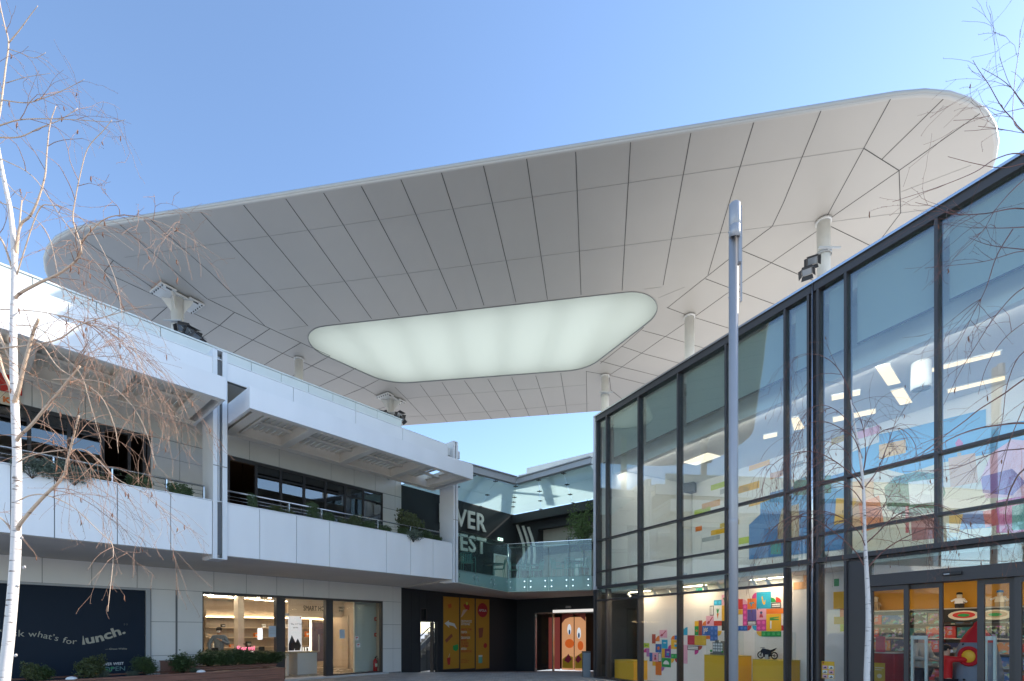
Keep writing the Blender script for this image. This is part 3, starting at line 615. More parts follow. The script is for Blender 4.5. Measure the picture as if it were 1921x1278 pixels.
# ------------------------------------------------------------ ground floor display: mural wall
YM = 1.1
MU = RF.thing('display_wall', 'white display wall behind the glass printed with many colourful building block squares', 'display wall', RS(1196, YM), YM)
mo = RS(1196, YM)
MX = lambda zx: RF.s(1180+zx/6.003, YM)-mo
b = MB(); b.box(0, RS(1475, YM)-mo, 0, .08, 0, 2.94); b.build('panel', M_INT, MU)
def mcell(x0, x1, y0, y1, c, kind='', ov=0):
    xc = (x0+x1)/2; dep = RF.depth(1180+xc/6.003, YM); zz = lambda y: EYE+(HY-(1080+y/6.003))*dep/FP
    a, c_ = MX(x0), MX(x1); z0, z1 = zz(y1), zz(y0); b = MB(); th = .006; m = [PM[c]]
    if kind == 'q':       # quarter round, corner ov: 0 ll,1 lr,2 ur,3 ul centre
        w_, h_ = c_-a, z1-z0
        cx_, cz_, s0 = ((a, z0, 0), (c_, z0, 90), (c_, z1, 180), (a, z1, 270))[ov]
        pts = [(cx_+w_*math.cos(R(s0+90*k/8)), cz_+h_*math.sin(R(s0+90*k/8))) for k in range(9)]+[(cx_, cz_)]
        b.wallpoly(pts, -th, -.001)
    else:
        b.box(a, c_, -th, -.001, z0, z1)
        if kind == 'grill': m = [PM['black'], PM['white']]; n = 2; hz = (c_-a) > (z1-z0)*.9; [b.box(*( (a+.02, c_-.02, -th-.002, -th, z0+(z1-z0)*(.18+.38*i), z0+(z1-z0)*(.44+.38*i)) if hz else (a+(c_-a)*(.15+.4*i), a+(c_-a)*(.45+.4*i), -th-.002, -th, z0+.02, z1-.02)), 1) for i in range(2)]
        if kind == 'stud':
            lt = tuple(min(1, v*1.35+.05) for v in RGB[c]); m = [PM[c], flat('stud print '+c, lt)]
            w_, h_ = c_-a, z1-z0; u = .085; nx = max(1, round(w_/.13)); nz = max(1, round(h_/.15))
            for i in range(nx):
                for k in range(nz): b.disc((a+w_*(i+.5)/nx, -th-.002, z0+h_*(k+.5)/nz), min(w_/nx, h_/nz)*.32, n=10, mi=1, th=.002)
        if kind in PIC: m = [PM[c]]+[PM[q] for q in PIC[kind][0]]; PIC[kind][1](b, a, c_, z0, z1, -th-.002)
    b.build('block_print', m, MU)
def P_(f): return f
def pc(b, a, c, z0, z1, y, poly, mi=1): b.wallpoly([(a+(c-a)*u, z0+(z1-z0)*v) for u, v in poly], y, y+.002, mi)
PIC = {
 'carrot': (['orange', 'green'], lambda b, a, c, z0, z1, y: (pc(b, a, c, z0, z1, y, [(.5, .12), (.64, .48), (.36, .48)]), pc(b, a, c, z0, z1, y, [(.45, .48), (.55, .48), (.72, .82), (.56, .7), (.5, .84), (.44, .7), (.3, .82)], 2))),
 'guitar': (['crimson'], lambda b, a, c, z0, z1, y: (pc(b, a, c, z0, z1, y, [(.1, .3), (.2, .15), (.38, .2), (.5, .35), (.42, .48), (.28, .5)]), pc(b, a, c, z0, z1, y, [(.38, .42), (.46, .36), (.88, .86), (.8, .9)]))),
 'dog': (['green'], lambda b, a, c, z0, z1, y: (pc(b, a, c, z0, z1, y, [(.3, .45), (.7, .42), (.72, .56), (.36, .6), (.3, .74), (.18, .62)]), pc(b, a, c, z0, z1, y, [(.34, .46), (.4, .46), (.36, .26), (.28, .26)]), pc(b, a, c, z0, z1, y, [(.62, .44), (.7, .44), (.78, .26), (.7, .26)]), pc(b, a, c, z0, z1, y, [(.7, .52), (.74, .56), (.84, .7), (.8, .72)]))),
 'sax': (['yellow'], lambda b, a, c, z0, z1, y: pc(b, a, c, z0, z1, y, [(.36, .72), (.42, .74), (.5, .4), (.56, .38), (.6, .5), (.64, .5), (.6, .26), (.5, .24), (.42, .34)])),
 'gun': (['cyan'], lambda b, a, c, z0, z1, y: (pc(b, a, c, z0, z1, y, [(.2, .62), (.75, .66), (.75, .52), (.5, .5), (.5, .3), (.36, .3), (.36, .5), (.2, .5)]))),
 'robot': (['crimson', 'navy'], lambda b, a, c, z0, z1, y: (pc(b, a, c, z0, z1, y, [(.3, .2), (.7, .2), (.62, .5), (.38, .5)]), b.disc((a+(c-a)*.5, y, z0+(z1-z0)*.64), (c-a)*.14, n=10, mi=2, th=.002))),
 'fork': (['green', 'white'], lambda b, a, c, z0, z1, y: (pc(b, a, c, z0, z1, y, [(.25, .8), (.85, .84), (.85, .78), (.45, .74), (.85, .7), (.85, .64), (.25, .64)]), pc(b, a, c, z0, z1, y, [(.26, .6), (.36, .6), (.36, .15), (.26, .15)], 2))),
 'flag': (['white', 'black'], lambda b, a, c, z0, z1, y: (pc(b, a, c, z0, z1, y, [(.2, .15), (.26, .15), (.26, .85), (.2, .85)]), [pc(b, a, c, z0, z1, y, [(.3+.1*i, .4+.1*k), (.4+.1*i, .4+.1*k), (.4+.1*i, .5+.1*k), (.3+.1*i, .5+.1*k)], 1+(i+k) % 2) for i in range(4) for k in range(4)])),
 'ring': (['orange'], lambda b, a, c, z0, z1, y: (b.disc((a+(c-a)*.5, y, z0+(z1-z0)*.5), (c-a)*.22, n=12, mi=1, th=.002))),
 'fan': (['white'], lambda b, a, c, z0, z1, y: (b.disc((a+(c-a)*.5, y, z0+(z1-z0)*.3), (c-a)*.32, n=12, mi=1, a0=0, a1=180, th=.002))),
 'bar': (['cyan', 'white'], lambda b, a, c, z0, z1, y: (pc(b, a, c, z0, z1, y, [(.3, .25), (.7, .25), (.7, .5), (.3, .5)], 1), pc(b, a, c, z0, z1, y, [(.3, .6), (.75, .6), (.75, .68), (.3, .68)], 2))),
}
for c_ in [(957,1045,275,335,'cyan','stud'),(1045,1135,215,330,'pink','dog'),(912,957,340,450,'black','grill'),(957,1045,335,510,'white','carrot'),(1045,1090,335,508,'yellow'),(1090,1165,335,445,'green','stud'),(870,957,453,565,'pink','guitar'),(957,1045,510,565,'red'),
    (1045,1088,510,620,'black'),(1090,1165,445,565,'cyan','ring'),(827,870,510,565,'orange','q',1),(740,785,512,570,'yellow'),(785,825,505,675,'brownred'),(740,785,570,672,'green','ring'),(825,915,567,675,'blue','flag'),(915,1000,567,735,'blue','stud'),(1000,1045,622,680,'yellow','q',3),
    (870,915,677,715,'orange'),(740,870,677,785,'gold'),(1090,1145,565,620,'orange','q',2),(1165,1240,265,380,'red'),(1240,1283,265,380,'red'),(1283,1333,265,320,'pink','q',0),(1335,1437,258,377,'orange','gun'),(1385,1437,195,258,'magenta','q',1),(1437,1600,183,373,'cyan','sax'),
    (1600,1655,245,300,'green','q',0),(1655,1715,240,300,'red','q',0),(1603,1712,305,365,'black','grill'),(1165,1283,385,440,'yellow'),(1283,1333,322,565,'magenta','stud'),(1335,1435,380,510,'indigo'),(1437,1545,373,497,'pink','robot'),(1547,1750,370,430,'orange'),(1335,1435,510,560,'black','grill'),
    (1437,1545,497,623,'magenta','stud'),(1547,1715,432,625,'yellow','fork'),(1717,1750,560,620,'red'),(1165,1335,565,620,'blue','stud'),(1335,1380,565,620,'red','q',3),(1390,1437,565,620,'cyan','q',2),(1437,1493,627,685,'yellow','q',2),(1493,1715,627,687,'green','stud'),
    (345,430,612,700,'pink','guitar'),(300,345,675,740,'orange','q',1),(260,300,660,765,'brownred'),(370,435,722,822,'cyan','bar'),(475,515,675,722,'orange','q',1),(515,600,675,722,'blue','stud'),(475,600,725,828,'yellow','bar'),(130,160,735,812,'black','grill'),(165,230,760,812,'lime','dog'),
    (300,367,770,865,'blue','ring'),(165,198,818,865,'magenta','q',1),(198,230,818,912,'violet'),(232,265,868,965,'blue'),(265,330,868,968,'pink','robot'),(332,365,870,972,'black','grill'),(370,405,822,925,'yellow'),(405,472,825,925,'purple','bar'),(475,550,882,935,'green','stud'),
    (370,472,928,1030,'green','fan'),(265,300,968,1015,'yellow'),(300,367,970,1120,'orange'),(475,510,935,985,'yellow','q',3),(515,557,935,985,'crimson','q',2),(367,400,1030,1075,'violet','q',3),(440,475,780,825,'magenta','q',1),(600,660,580,670,'cyan','q',1),(600,660,780,990,'pink'),
    (660,785,790,840,'black','grill'),(785,825,790,840,'brownred','q',3),(740,785,842,890,'magenta','q',3),(660,740,672,780,'crimson')]:
    mcell(*c_)
def plinth(px, y, w_, d_, h_, label, name='plinth', m=PM['yellow'], edge=True):
    t = RF.thing(name, label, 'plinth', RS(px, y), y, 0, group='yellow display plinths')
    bevel(MB().box(0, w_, 0, d_, 0, h_).build('body', m, t), .006); MB().box(-.004, w_+.004, -.004, d_+.004, h_+.001, h_+.02).build('top_board', PM['gold'], t); return t
def glasscase(px, y, w_, d_, z0, h_, label):
    t = RF.thing('display_case', label, 'display case', RS(px, y)+.03, y+.03, z0)
    b = MB(); b.box(0, w_, 0, .005, 0, h_).box(0, w_, d_-.005, d_, 0, h_).box(0, .005, .006, d_-.006, 0, h_).box(w_-.005, w_, .006, d_-.006, 0, h_).box(0, w_, 0, d_, h_+.001, h_+.006)
    b.build('acrylic_box', glass('acrylic', (.97, .98, .98), .5, base=.0), t); return t
plinth(1321, .38, 1.0, .6, .95, 'wide yellow plinth right behind the lamp pole carrying the small building model')
plinth(1412, .38, .82, .6, .9, 'yellow plinth carrying the black motorbike model')
plinth(1153, .5, .95, .6, .62, 'low yellow plinth in the far left store window')
glasscase(1321, .38, .8, .5, .972, .62, 'clear acrylic case over the small building model'); glasscase(1412, .38, .74, .5, .922, .66, 'clear acrylic case over the motorbike model')
t = RF.thing('building_model', 'small grey and white toy model of a townhouse corner on a yellow plinth', 'toy model', RS(1348, .6), .6, .975)
b = MB()
for i in range(4):
    for k in range(3): b.box(-.13+i*.08, -.075+i*.08, -.06, -.05, .09+k*.08, .145+k*.08)
b.build('window', PM['white'], t)
b = MB(); b.box(-.15, .17, -.05, .1, 0, .30); b.box(-.19, .2, -.1, .12, 0, .05); b.box(-.16, .18, -.055, .11, .3, .33); b.box(-.1, -.04, -.02, .06, .33, .39); b.box(.08, .14, -.02, .06, .33, .37); b.build('facade', flat('grey brick model', (.18, .2, .2)), t)
b = MB(); b.ball((-.17, -.09, .1), .035); b.ball((.19, -.09, .09), .03); b.build('tree', PM['green'], t)
# motorbike model
t = RF.thing('motorbike_model', 'black sport motorbike toy model with two spoked wheels in a clear case', 'toy model', RS(1439, .62), .62, .925)
def ringw(x, z, r_, name):
    b = MB(); n = 20; pts = [(x+r_*math.cos(2*math.pi*k/n), 0, z+r_*math.sin(2*math.pi*k/n)) for k in range(n+1)]; b.tube(pts, .016, 6, cap=False)
    o = b.build(name, M_BLACK, t); b = MB()
    for k in range(5): a = 2*math.pi*k/5; b.bar((x, 0, z), (x+(r_-.01)*math.cos(a), 0, z+(r_-.01)*math.sin(a)), .012, .01)
    b.disc((x, -.012, z), .03, n=10, th=.02); b.build('spokes', M_STEEL, o)
ringw(-.17, .095, .08, 'wheel'); ringw(.19, .09, .078, 'wheel')
b = MB(); b.wallpoly([(-.16, .2), (-.1, .26), (.0, .24), (.08, .22), (.2, .25), (.21, .23), (.1, .16), (.07, .06), (-.05, .04), (-.09, .13)], -.03, .03); b.bar((-.17, 0, .095), (-.12, 0, .25), .02, .02); b.bar((.05, 0, .1), (.19, 0, .09), .02, .02); b.bar((-.15, -.05, .27), (-.1, .05, .28), .012, .012); b.bar((.12, 0, .22), (.24, 0, .27), .03, .015)
b.build('fairing', flat('dark blue black paint', (.02, .03, .05), .25), t); b = MB(); b.box(-.03, .05, -.035, .035, .03, .11); b.box(-.04, .06, -.04, .04, 0, .03); b.build('engine', M_GALV, t)
# inner spotlights over the display
def spot_proto():
    t = RF.thing('spotlight', 'white cylinder spotlight over the first display bay', 'spotlight', 0, 0, 0, group='white ceiling spotlights over the shop window')
    b = MB(); b.tube([(0, 0, 0), (0, 0, -.08)], .015, 8); b.build('stem', PM['white'], t)
    b = MB(); b.tube([(0, -.02, -.06), (.05, .09, -.22)], .042, 12); b.build('body', PM['white'], t)
    b = MB(); b.tube([(.0505, .091, -.2205), (.051, .093, -.224)], .034, 12); b.build('lens', emis('warm spot lens', (1, .62, .32), 25), t); return t
sp = spot_proto()
for i, (px, y, lb) in enumerate([(1178, .7, 'small white spotlight in the leftmost window bay'), (1226, .6, 'left of the two spotlights in the second window bay'), (1252, .6, 'right of the two spotlights in the second window bay'), (1320, .5, 'tilted spotlight just right of the green exit sign'), (1347, .5, 'spotlight just left of the lamp pole'), (1412, .5, 'spotlight just right of the lamp pole'), (1438, .5, 'spotlight above the motorbike model')]):
    o = sp if i == 0 else copy_tree(sp); p = RF.w(RS(px, y), y, 2.945); o.location = p; o['label'] = lb
t = RF.thing('exit_sign', 'small green emergency exit sign inside the store above the mural', 'exit sign', RS(1311, .55), .55, 2.72)
MB().box(-.1, .1, 0, .02, 0, .1).build('plate', emis('green exit light', (.02, .45, .25), .6), t); b = MB(); b.box(.0, .07, -.004, 0, .04, .06); b.wallpoly([(-.07, .02), (-.05, .02), (-.03, .06), (-.05, .085), (-.07, .06)], -.004, 0); b.build('pictogram', PM['white'], t)
# interior ground-floor ceiling lamps
def lightbox(fr, px, y, z, w_, d_, label, st=14, col=(1, .78, .52), name='ceiling_light', rz=0, group=None):
    t = fr.thing(name, label, 'ceiling light', fr.s(px, y), y, z, rz, group)
    MB().box(-w_/2, w_/2, -d_/2, d_/2, 0, .03).build('housing', PM['white'], t); MB().box(-w_/2+.01, w_/2-.01, -d_/2+.01, d_/2-.01, -.004, -.0005).build('diffuser', emis('diffuser %g %g' % (st, col[2]), col, st), t); return t
g_ = 'rectangular ceiling lights of the ground floor shop'
for i, (px, y, lb) in enumerate([(1200, .75, 'far left bay'), (1300, .75, 'bay beside the dark post'), (1440, .75, 'bay above the motorbike'), (1600, 2.2, 'store interior near the birch trunk'), (1720, 2.4, 'store interior above the red kiosk'), (1860, 2.4, 'store interior above the rocket figure'), (2050, 2.4, 'store interior at the right edge'), (1640, 5.5, 'rear of the store')]):
    lightbox(RF, px, y, 2.915, .9, .16, 'flush ceiling light in the '+lb, 14 if px < 1500 else 9, group=g_)
# ------------------------------------------------------------ upper floor of the store
ZC = 7.29
def ceil_quad(pts, label, st=.55):
    P = []
    for px, py in pts: Y = FP*(ZC-EYE)/(HY-py); P.append(Vector((ray(px)*Y, Y, 0)))
    c = sum(P, Vector())/4; t = thing('ceiling_light', label, 'ceiling light', (c.x, c.y, ZC), 0, 'flat rectangular ceiling lights of the upper floor')
    q = [p-c for p in P]; MB().prism([(p.x*1.03, p.y*1.03) for p in q], -.03, .0).build('frame', PM['white'], t); MB().prism([(p.x*.98, p.y*.98) for p in q], -.034, -.0305).build('diffuser', emis('warm ceiling panel', (1, .72, .45), st), t)
def strip(x0, y0, x1, y1, h): return [(x0, y0-h/2), (x0, y0+h/2), (x1, y1+h/2), (x1, y1-h/2)]
ceil_quad([(1642.7, 687), (1665.7, 721.5), (1690, 716), (1669, 682)], 'upper of the two slanted light panels left of the hanging cylinder')
ceil_quad([(1670.6, 731), (1688.7, 758), (1711.7, 753), (1695, 725)], 'lower of the two slanted light panels left of the hanging cylinder')
ceil_quad(strip(1740, 694, 1878, 659, 7), 'long light strip upper right of the hanging cylinder'); ceil_quad(strip(1777, 732, 1886, 706, 7), 'long light strip right of the hanging cylinder, the lower of two')
ceil_quad(strip(1560, 745, 1614, 734, 9), 'short light strip just right of the steel joint tube'); ceil_quad(strip(1562, 786, 1643, 769, 9), 'light strip below the short one right of the joint tube')
ceil_quad(strip(1432, 819, 1458, 813, 7), 'small light panel seen past the lamp pole'); ceil_quad([(1484, 783), (1490, 806), (1510, 802), (1498, 780)], 'small slanted light panel left of the joint tube')
# glowing panels added to brighten the gallery, standing for no visible lamp
for i, s_ in enumerate((2.2, 11.5)):
    t = RF.thing('ceiling_light', 'recessed light deep in the upper gallery, %s' % ('nearer the terrace', 'nearer the right edge')[i], 'ceiling light', s_, 2.6, ZC, group='recessed gallery lights'); MB().box(-.5, .5, -.3, .3, -.01, 0).build('diffuser', emis('gallery fill glow', (1, .85, .68), .5), t)
t = RF.thing('pendant', 'white cylindrical pendant hanging from the upper floor ceiling', 'pendant lamp', RS(1728, 1.9), 1.9, 6.72)
b = MB(); b.lathe([(.17, 0), (.18, .01), (.17, .56), (.0, .565)], n=20); b.build('body', PM['white'], t); MB().lathe([(0, .03), (.165, .03)], n=20).build('inner', PM['grey'], t)
# bricks and mural on the gallery wall
def on_wall(px, py, y=YB): return RF.s(px, y), RF.z(px, py, y)
GMm = RF.thing('brick_graphics', 'loose coloured brick shapes climbing the white upper inner wall', 'wall graphic', 0, YB-.012)
for x0, x1, y0, y1, c in [(1405.5,1444,875,884,'yellow'),(1445,1469,889,900,'paleor'),(1386.5,1424.5,913,926,'yellow'),(1362,1404.6,922,933,'gold'),(1334,1359,911,921,'lime'),(1351,1359,919,928,'grey'),(1317,1351,946,957,'paleor'),(1303,1333,958,967,'lime'),(1305,1317,989,998,'orange'),
    (1351,1387,983,991,'gold'),(1334,1369,996,1005,'yellow'),(1317,1351,1010,1018,'grey'),(1238,1269,1010,1019,'gold'),(1254,1269,1037,1046,'lime'),(1386,1405.5,1010,1022,'lime'),(1405.5,1445,944,951,'yellow'),(1560,1590,822,835,'gold'),(1605,1650,812,826,'pink'),(1486,1507,870,880,'grey')]:
    s0, z1 = on_wall(x0, y0); s1 = RF.s(x1, YB); z0 = RF.z(x0, y1, YB); MB().box(s0, s1, 0, .01, z0, z1).build('brick_shape', PM[c], GMm)
MR = RF.thing('gallery_mural', 'large colourful printed mural with blue sky, green trees and toy blocks on the upper wall', 'mural', 0, YB-.02)
def pale(c): r_ = RGB[c]; return flat('pale print '+c, tuple(v*.9+.09 for v in r_))
def mp(pts, c, dy=0.):
    q = [on_wall(*p) for p in pts]; MB().wallpoly(q, -.004-dy, .006-dy).build('printed_shape', c if not isinstance(c, str) else pale(c), MR)
leafp = mat('printed foliage', (.10, .24, .13), .6, noise=.9, nscale=14)
mp([(1406,985),(1427,965),(1427,945),(1445,940),(1445,925),(1590,885),(1590,1030),(1406,1050)], 'deep'); mp([(1427,955),(1427,944),(1470,930),(1590,895),(1590,935),(1500,958),(1450,960)], 'sky', .003)
mp([(1595,850),(1650,830),(1650,815),(1700,805),(1760,790),(1850,768),(1850,800),(1921,790),(2100,760),(2100,1010),(1595,1030)], 'sky'); mp([(1590,900),(1660,880),(1700,890),(1760,870),(1921,840),(2100,815),(2100,1010),(1590,1035)], 'cream', .003)
mp([(1660,915),(1680,895),(1720,885),(1765,890),(1775,925),(1760,960),(1700,970),(1665,955)], leafp, .006); mp([(1490,905),(1510,895),(1560,892),(1560,925),(1490,930)], leafp, .006)
mp([(1600,905),(1640,895),(1640,985),(1600,990)], 'paleor', .008); mp([(1612,945),(1650,930),(1660,985),(1618,1000)], 'orange', .010); mp([(1570,935),(1610,935),(1590,980),(1566,985)], 'yellow', .012)
mp([(1840,900),(1862,850),(1900,825),(1960,830),(1990,890),(1970,930),(1850,935)], 'pink', .008); mp([(1842,895),(1900,880),(1925,905),(1900,930),(1845,925)], 'purple', .012); mp([(1785,965),(1800,955),(1830,958),(1860,960),(1860,990),(1785,995)], 'blue', .012); mp([(1782,968),(1808,965),(1800,1000),(1782,1000)], 'yellow', .016)
mp([(1780,860),(1830,850),(1836,905),(1784,915)], 'paleor', .004); mp([(1900,950),(1990,930),(1990,990),(1900,995)], 'teal', .018); mp([(1705,905),(1760,898),(1765,940),(1708,948)], 'white', .009); mp([(1650,835),(1700,825),(1700,850),(1650,862)], 'yellow', .004); mp([(1930,800),(2000,790),(2000,840),(1930,850)], 'violet', .012); mp([(1845,960),(1870,955),(1875,985),(1850,990)], 'red', .016); mp([(1870,940),(2000,915),(2000,1000),(1870,1000)], 'magenta', .006); mp([(1700,950),(1706,950),(1706,1000),(1700,1000)], 'red', .012)
mp([(1793,832),(1800,823),(1808,832),(1804,843),(1797,843)], 'magenta', .012); mp([(1797,850),(1804,850),(1804,856),(1797,856)], 'tan', .012); mp([(1710,978),(1760,965),(1760,1010),(1712,1015)], 'brownred', .006); mp([(1460,990),(1468,955),(1500,945),(1500,1010),(1460,1012)], 'tan', .01); mp([(1447,1020),(1466,1015),(1466,1040),(1447,1040)], 'teal', .012)
# window sockets (small white double sockets behind the glass foot)
for i, px in enumerate((1155, 1286, 1411, 1490, 1547, 1605, 1785)):
    t = RF.thing('socket_box', 'small white double socket at the foot of the upper glass, number %s from the left' % ('one', 'two', 'three', 'four', 'five', 'six', 'seven')[i], 'socket', RS(px, .3), .3, 3.12, group='white sockets along the upper glazing')
    MB().box(-.07, .07, 0, .04, .04, .14).build('case', PM['white'], t); MB().box(-.05, -.01, -.003, 0, .07, .11).box(.01, .05, -.003, 0, .07, .11).build('outlet', PM['grey'], t)
# brick column graphic and poster right of the joint
BW = RF.thing('partition_wall', 'white panel with stacked yellow and lime brick shapes behind the glass left of the entrance', 'display panel', RS(1486, 1.0), 1.0)
o0 = RS(1486, 1.0)
MB().box(0, RS(1590, 1.)-o0, 0, .06, 0, 2.94).build('panel', M_INT, BW)
for x0, x1, y0, y1, c in [(365,450,220,310,'yellow'),(418,450,245,310,'cream'),(370,410,375,435,'green'),(365,450,480,620,'yellow'),(418,450,620,685,'orange'),(370,455,685,745,'gold'),(420,455,745,805,'lime'),(120,165,345,400,'paleor'),(36,165,400,460,'paleor')]:
    p0, p1 = 1480+x0/4.356, 1480+x1/4.356; z = lambda yy: RF.z((p0+p1)/2, 1000+yy/4.356, 1.0)
    MB().box(RS(p0, 1.)-o0, RS(p1, 1.)-o0, -.008, -.001, z(y1), z(y0)).build('brick_shape', PM[c], BW)
t = RF.thing('store_poster', 'small yellow poster with six product pictures on the glass left of the entrance', 'poster', RS(1541, .04), .045, 0)
pw_ = RS(1565, .04)-RS(1541, .04); pz = RF.z(1553, 1241, .04); b = MB(); b.box(0, pw_, 0, .004, pz-.36, pz); b.build('sheet', PM['yellow'], t)
for i in range(2):
    for k in range(3):
        MB().box(.02+i*pw_*.48, pw_*.46+i*pw_*.48, -.003, 0, pz-.16-k*.095, pz-.09-k*.095).build('picture', [PM[c] for c in ('white',)][0] if (i+k) % 2 else PM['pink'], t)
b = MB()
for i in range(2):
    for k in range(3): b.wallpoly([(.03+i*pw_*.48, pz-.15-k*.095), (pw_*.42+i*pw_*.48, pz-.145-k*.095), (pw_*.3+i*pw_*.48, pz-.11-k*.095)], -.005, -.0035)
b.build('product_print', PM['black'], t); MB().box(.02, .05, -.003, 0, pz-.05, pz-.02).build('red_mark', PM['red'], t)
# ------------------------------------------------------------ toy shelves
YS_ = 3.5
sh0, sh1 = RS(1604, YS_), END-.05
SH = RF.thing('shelf_wall', 'long wall shelving under a yellow band, filled with boxed toy sets', 'shelving', sh0, YS_)
W_ = sh1-sh0
MB().box(0, W_, .32, .38, 0, 2.94).build('back_panel', flat('brown grey board', (.25, .2, .17)), SH)
MB().box(0, W_, .24, .319, 2.15, 2.94).build('yellow_band', flat('warm yellow board', (.62, .30, .015)), SH)
rows = [.3, .62, .95, 1.28, 1.61, 1.83]
rowz = [2.13, 1.78, 1.45, 1.12, .80, .46, .12]
for z in rowz: MB().box(0, W_, -.02, .318, z-.02, z).build('shelf', flat('pale shelf', (.66, .6, .52)) if z > 2 or abs(z-1.45) < .01 else flat('dark shelf', (.12, .11, .11)), SH)
for i in range(26): MB().box(.1+i*W_/26, .17+i*W_/26, -.026, -.0205, rowz[1+i % 4]-.02, rowz[1+i % 4]+.004).build('price_tag', PM['cream'], SH)
cols = [('dark red', (.3, .03, .03)), ('navy', (.02, .03, .09)), ('black', (.02, .02, .025)), ('brown', (.18, .08, .04)), ('teal', (.03, .14, .15)), ('red', (.5, .05, .04)), ('grey', (.2, .2, .21)), ('blue', (.03, .12, .4)), ('orange', (.5, .2, .05))]
def art_mat(nm, c, k):
    m = flat('box art %s %d' % (nm, k), c, .35); nt = m.node_tree; p = nt.nodes['Principled BSDF']; tc = nt.nodes['Texture Coordinate']
    n = nt.nodes.new('ShaderNodeTexVoronoi'); n.inputs['Scale'].default_value = 9+4*k; n.inputs['Randomness'].default_value = 1; nt.links.new(tc.outputs['Object'], n.inputs[0])
    n2 = nt.nodes.new('ShaderNodeTexNoise'); n2.inputs['Scale'].default_value = 6+2*k; nt.links.new(tc.outputs['Object'], n2.inputs[0])
    h = nt.nodes.new('ShaderNodeHueSaturation'); h.inputs['Saturation'].default_value = .75; h.inputs['Value'].default_value = .55; nt.links.new(n.outputs['Color'], h.inputs['Color'])
    r = nt.nodes.new('ShaderNodeMapRange'); r.inputs[1].default_value = .48; r.inputs[2].default_value = .6; nt.links.new(n2.outputs[0], r.inputs[0])
    mx = nt.nodes.new('ShaderNodeMix'); mx.data_type = 'RGBA'; mx.inputs[6].default_value = (*c, 1); nt.links.new(h.outputs[0], mx.inputs[7]); nt.links.new(r.outputs[0], mx.inputs[0]); nt.links.new(mx.outputs[2], p.inputs['Base Color']); return m
AM = [(nm, c, art_mat(nm, c, k % 3)) for k, (nm, c) in enumerate(cols)]
ordn = ['first', 'second', 'third', 'fourth', 'fifth', 'sixth', 'seventh', 'eighth', 'ninth', 'tenth', 'eleventh', 'twelfth', 'thirteenth', 'fourteenth', 'fifteenth', 'sixteenth']
rn = random.Random(5)
for ri, z in enumerate(rowz[1:]):
    x = .04; k = 0
    while x < W_-.3 and k < 16:
        w_ = rn.choice([.3, .36, .44, .5, .56]); h_ = min(rn.uniform(.22, .3), rowz[ri]-z-.04); nm, c, m = rn.choice(AM)
        if x+w_ > W_: break
        t = RF.thing('toy_box', '%s boxed toy set, %s from the left on the %s shelf down' % (nm, ordn[k], ordn[ri+0]), 'toy box', sh0+x, YS_+.02, z+.0005, group='boxed toy sets on the shelves')
        MB().box(0, w_, 0, .2, 0, h_).build('carton', flat('carton '+nm, c, .4), t); MB().box(.004, w_-.004, -.003, -.0005, .004, h_-.004).build('cover_art', m, t)
        x += w_+.02; k += 1
# stadium picture boxes get an oval print
for px, py, c in ((1809, 1160, 'cream'), (1868, 1160, 'cream')):
    t = RF.thing('stadium_box', 'large black boxed set with an oval stadium picture, %s of two' % ('left' if px < 1850 else 'right'), 'toy box', RS(px, YS_-.02), YS_-.05, 1.81, group='stadium boxes on the top shelf')
    MB().box(-.36, .36, 0, .2, 0, .3).build('carton', PM['black'], t); b = MB(); b.disc((0, -.003, .15), .28, rz=.11, n=20, mi=0, th=.002); b.disc((0, -.005, .16), .2, rz=.07, n=20, mi=1, th=.002); b.disc((0, -.007, .155), .11, rz=.035, n=16, mi=2, th=.002)
    b.build('cover_art', [PM['cream'], PM['red'] if px < 1850 else PM['tan'], PM['green']], t)
# toy figures standing on top of the shelving
def toyfig(px, label, c1, c2, c3):
    t = RF.thing('toy_figure', label, 'toy figure', RS(px, YS_+.1), YS_+.1, 2.131, group='block figures on top of the shelving'); b = MB(); b.box(-.09, -.01, -.04, .06, 0, .13).box(.01, .09, -.04, .06, 0, .13); b.build('leg', PM[c2], t)
    b = MB(); b.wallpoly([(-.1, .13), (.1, .13), (.075, .28), (-.075, .28)], -.05, .06); b.build('torso', PM[c1], t); b = MB(); b.bar((.08, 0, .26), (.17, -.06, .16), .045, .045); b.bar((-.08, 0, .26), (-.17, -.06, .2), .045, .045); b.build('arm', PM[c1], t)
    MB().lathe([(0, .29), (.055, .29), (.06, .3), (.06, .39), (.05, .4), (0, .4)], n=12).build('head', PM['cream'], t); MB().lathe([(.08, .385), (.07, .4), (.065, .44), (0, .46)], n=12).build('hat', PM[c3], t); t.scale = (.8, .8, .8)
toyfig(1643, 'tan block figure on the shelf top beside the birch trunk', 'tan', 'tan', 'cream'); toyfig(1800, 'block figure with a black hat on the shelf top', 'white', 'black', 'black'); toyfig(1876, 'block figure with a blue cap on the shelf top', 'cream', 'tan', 'deep')
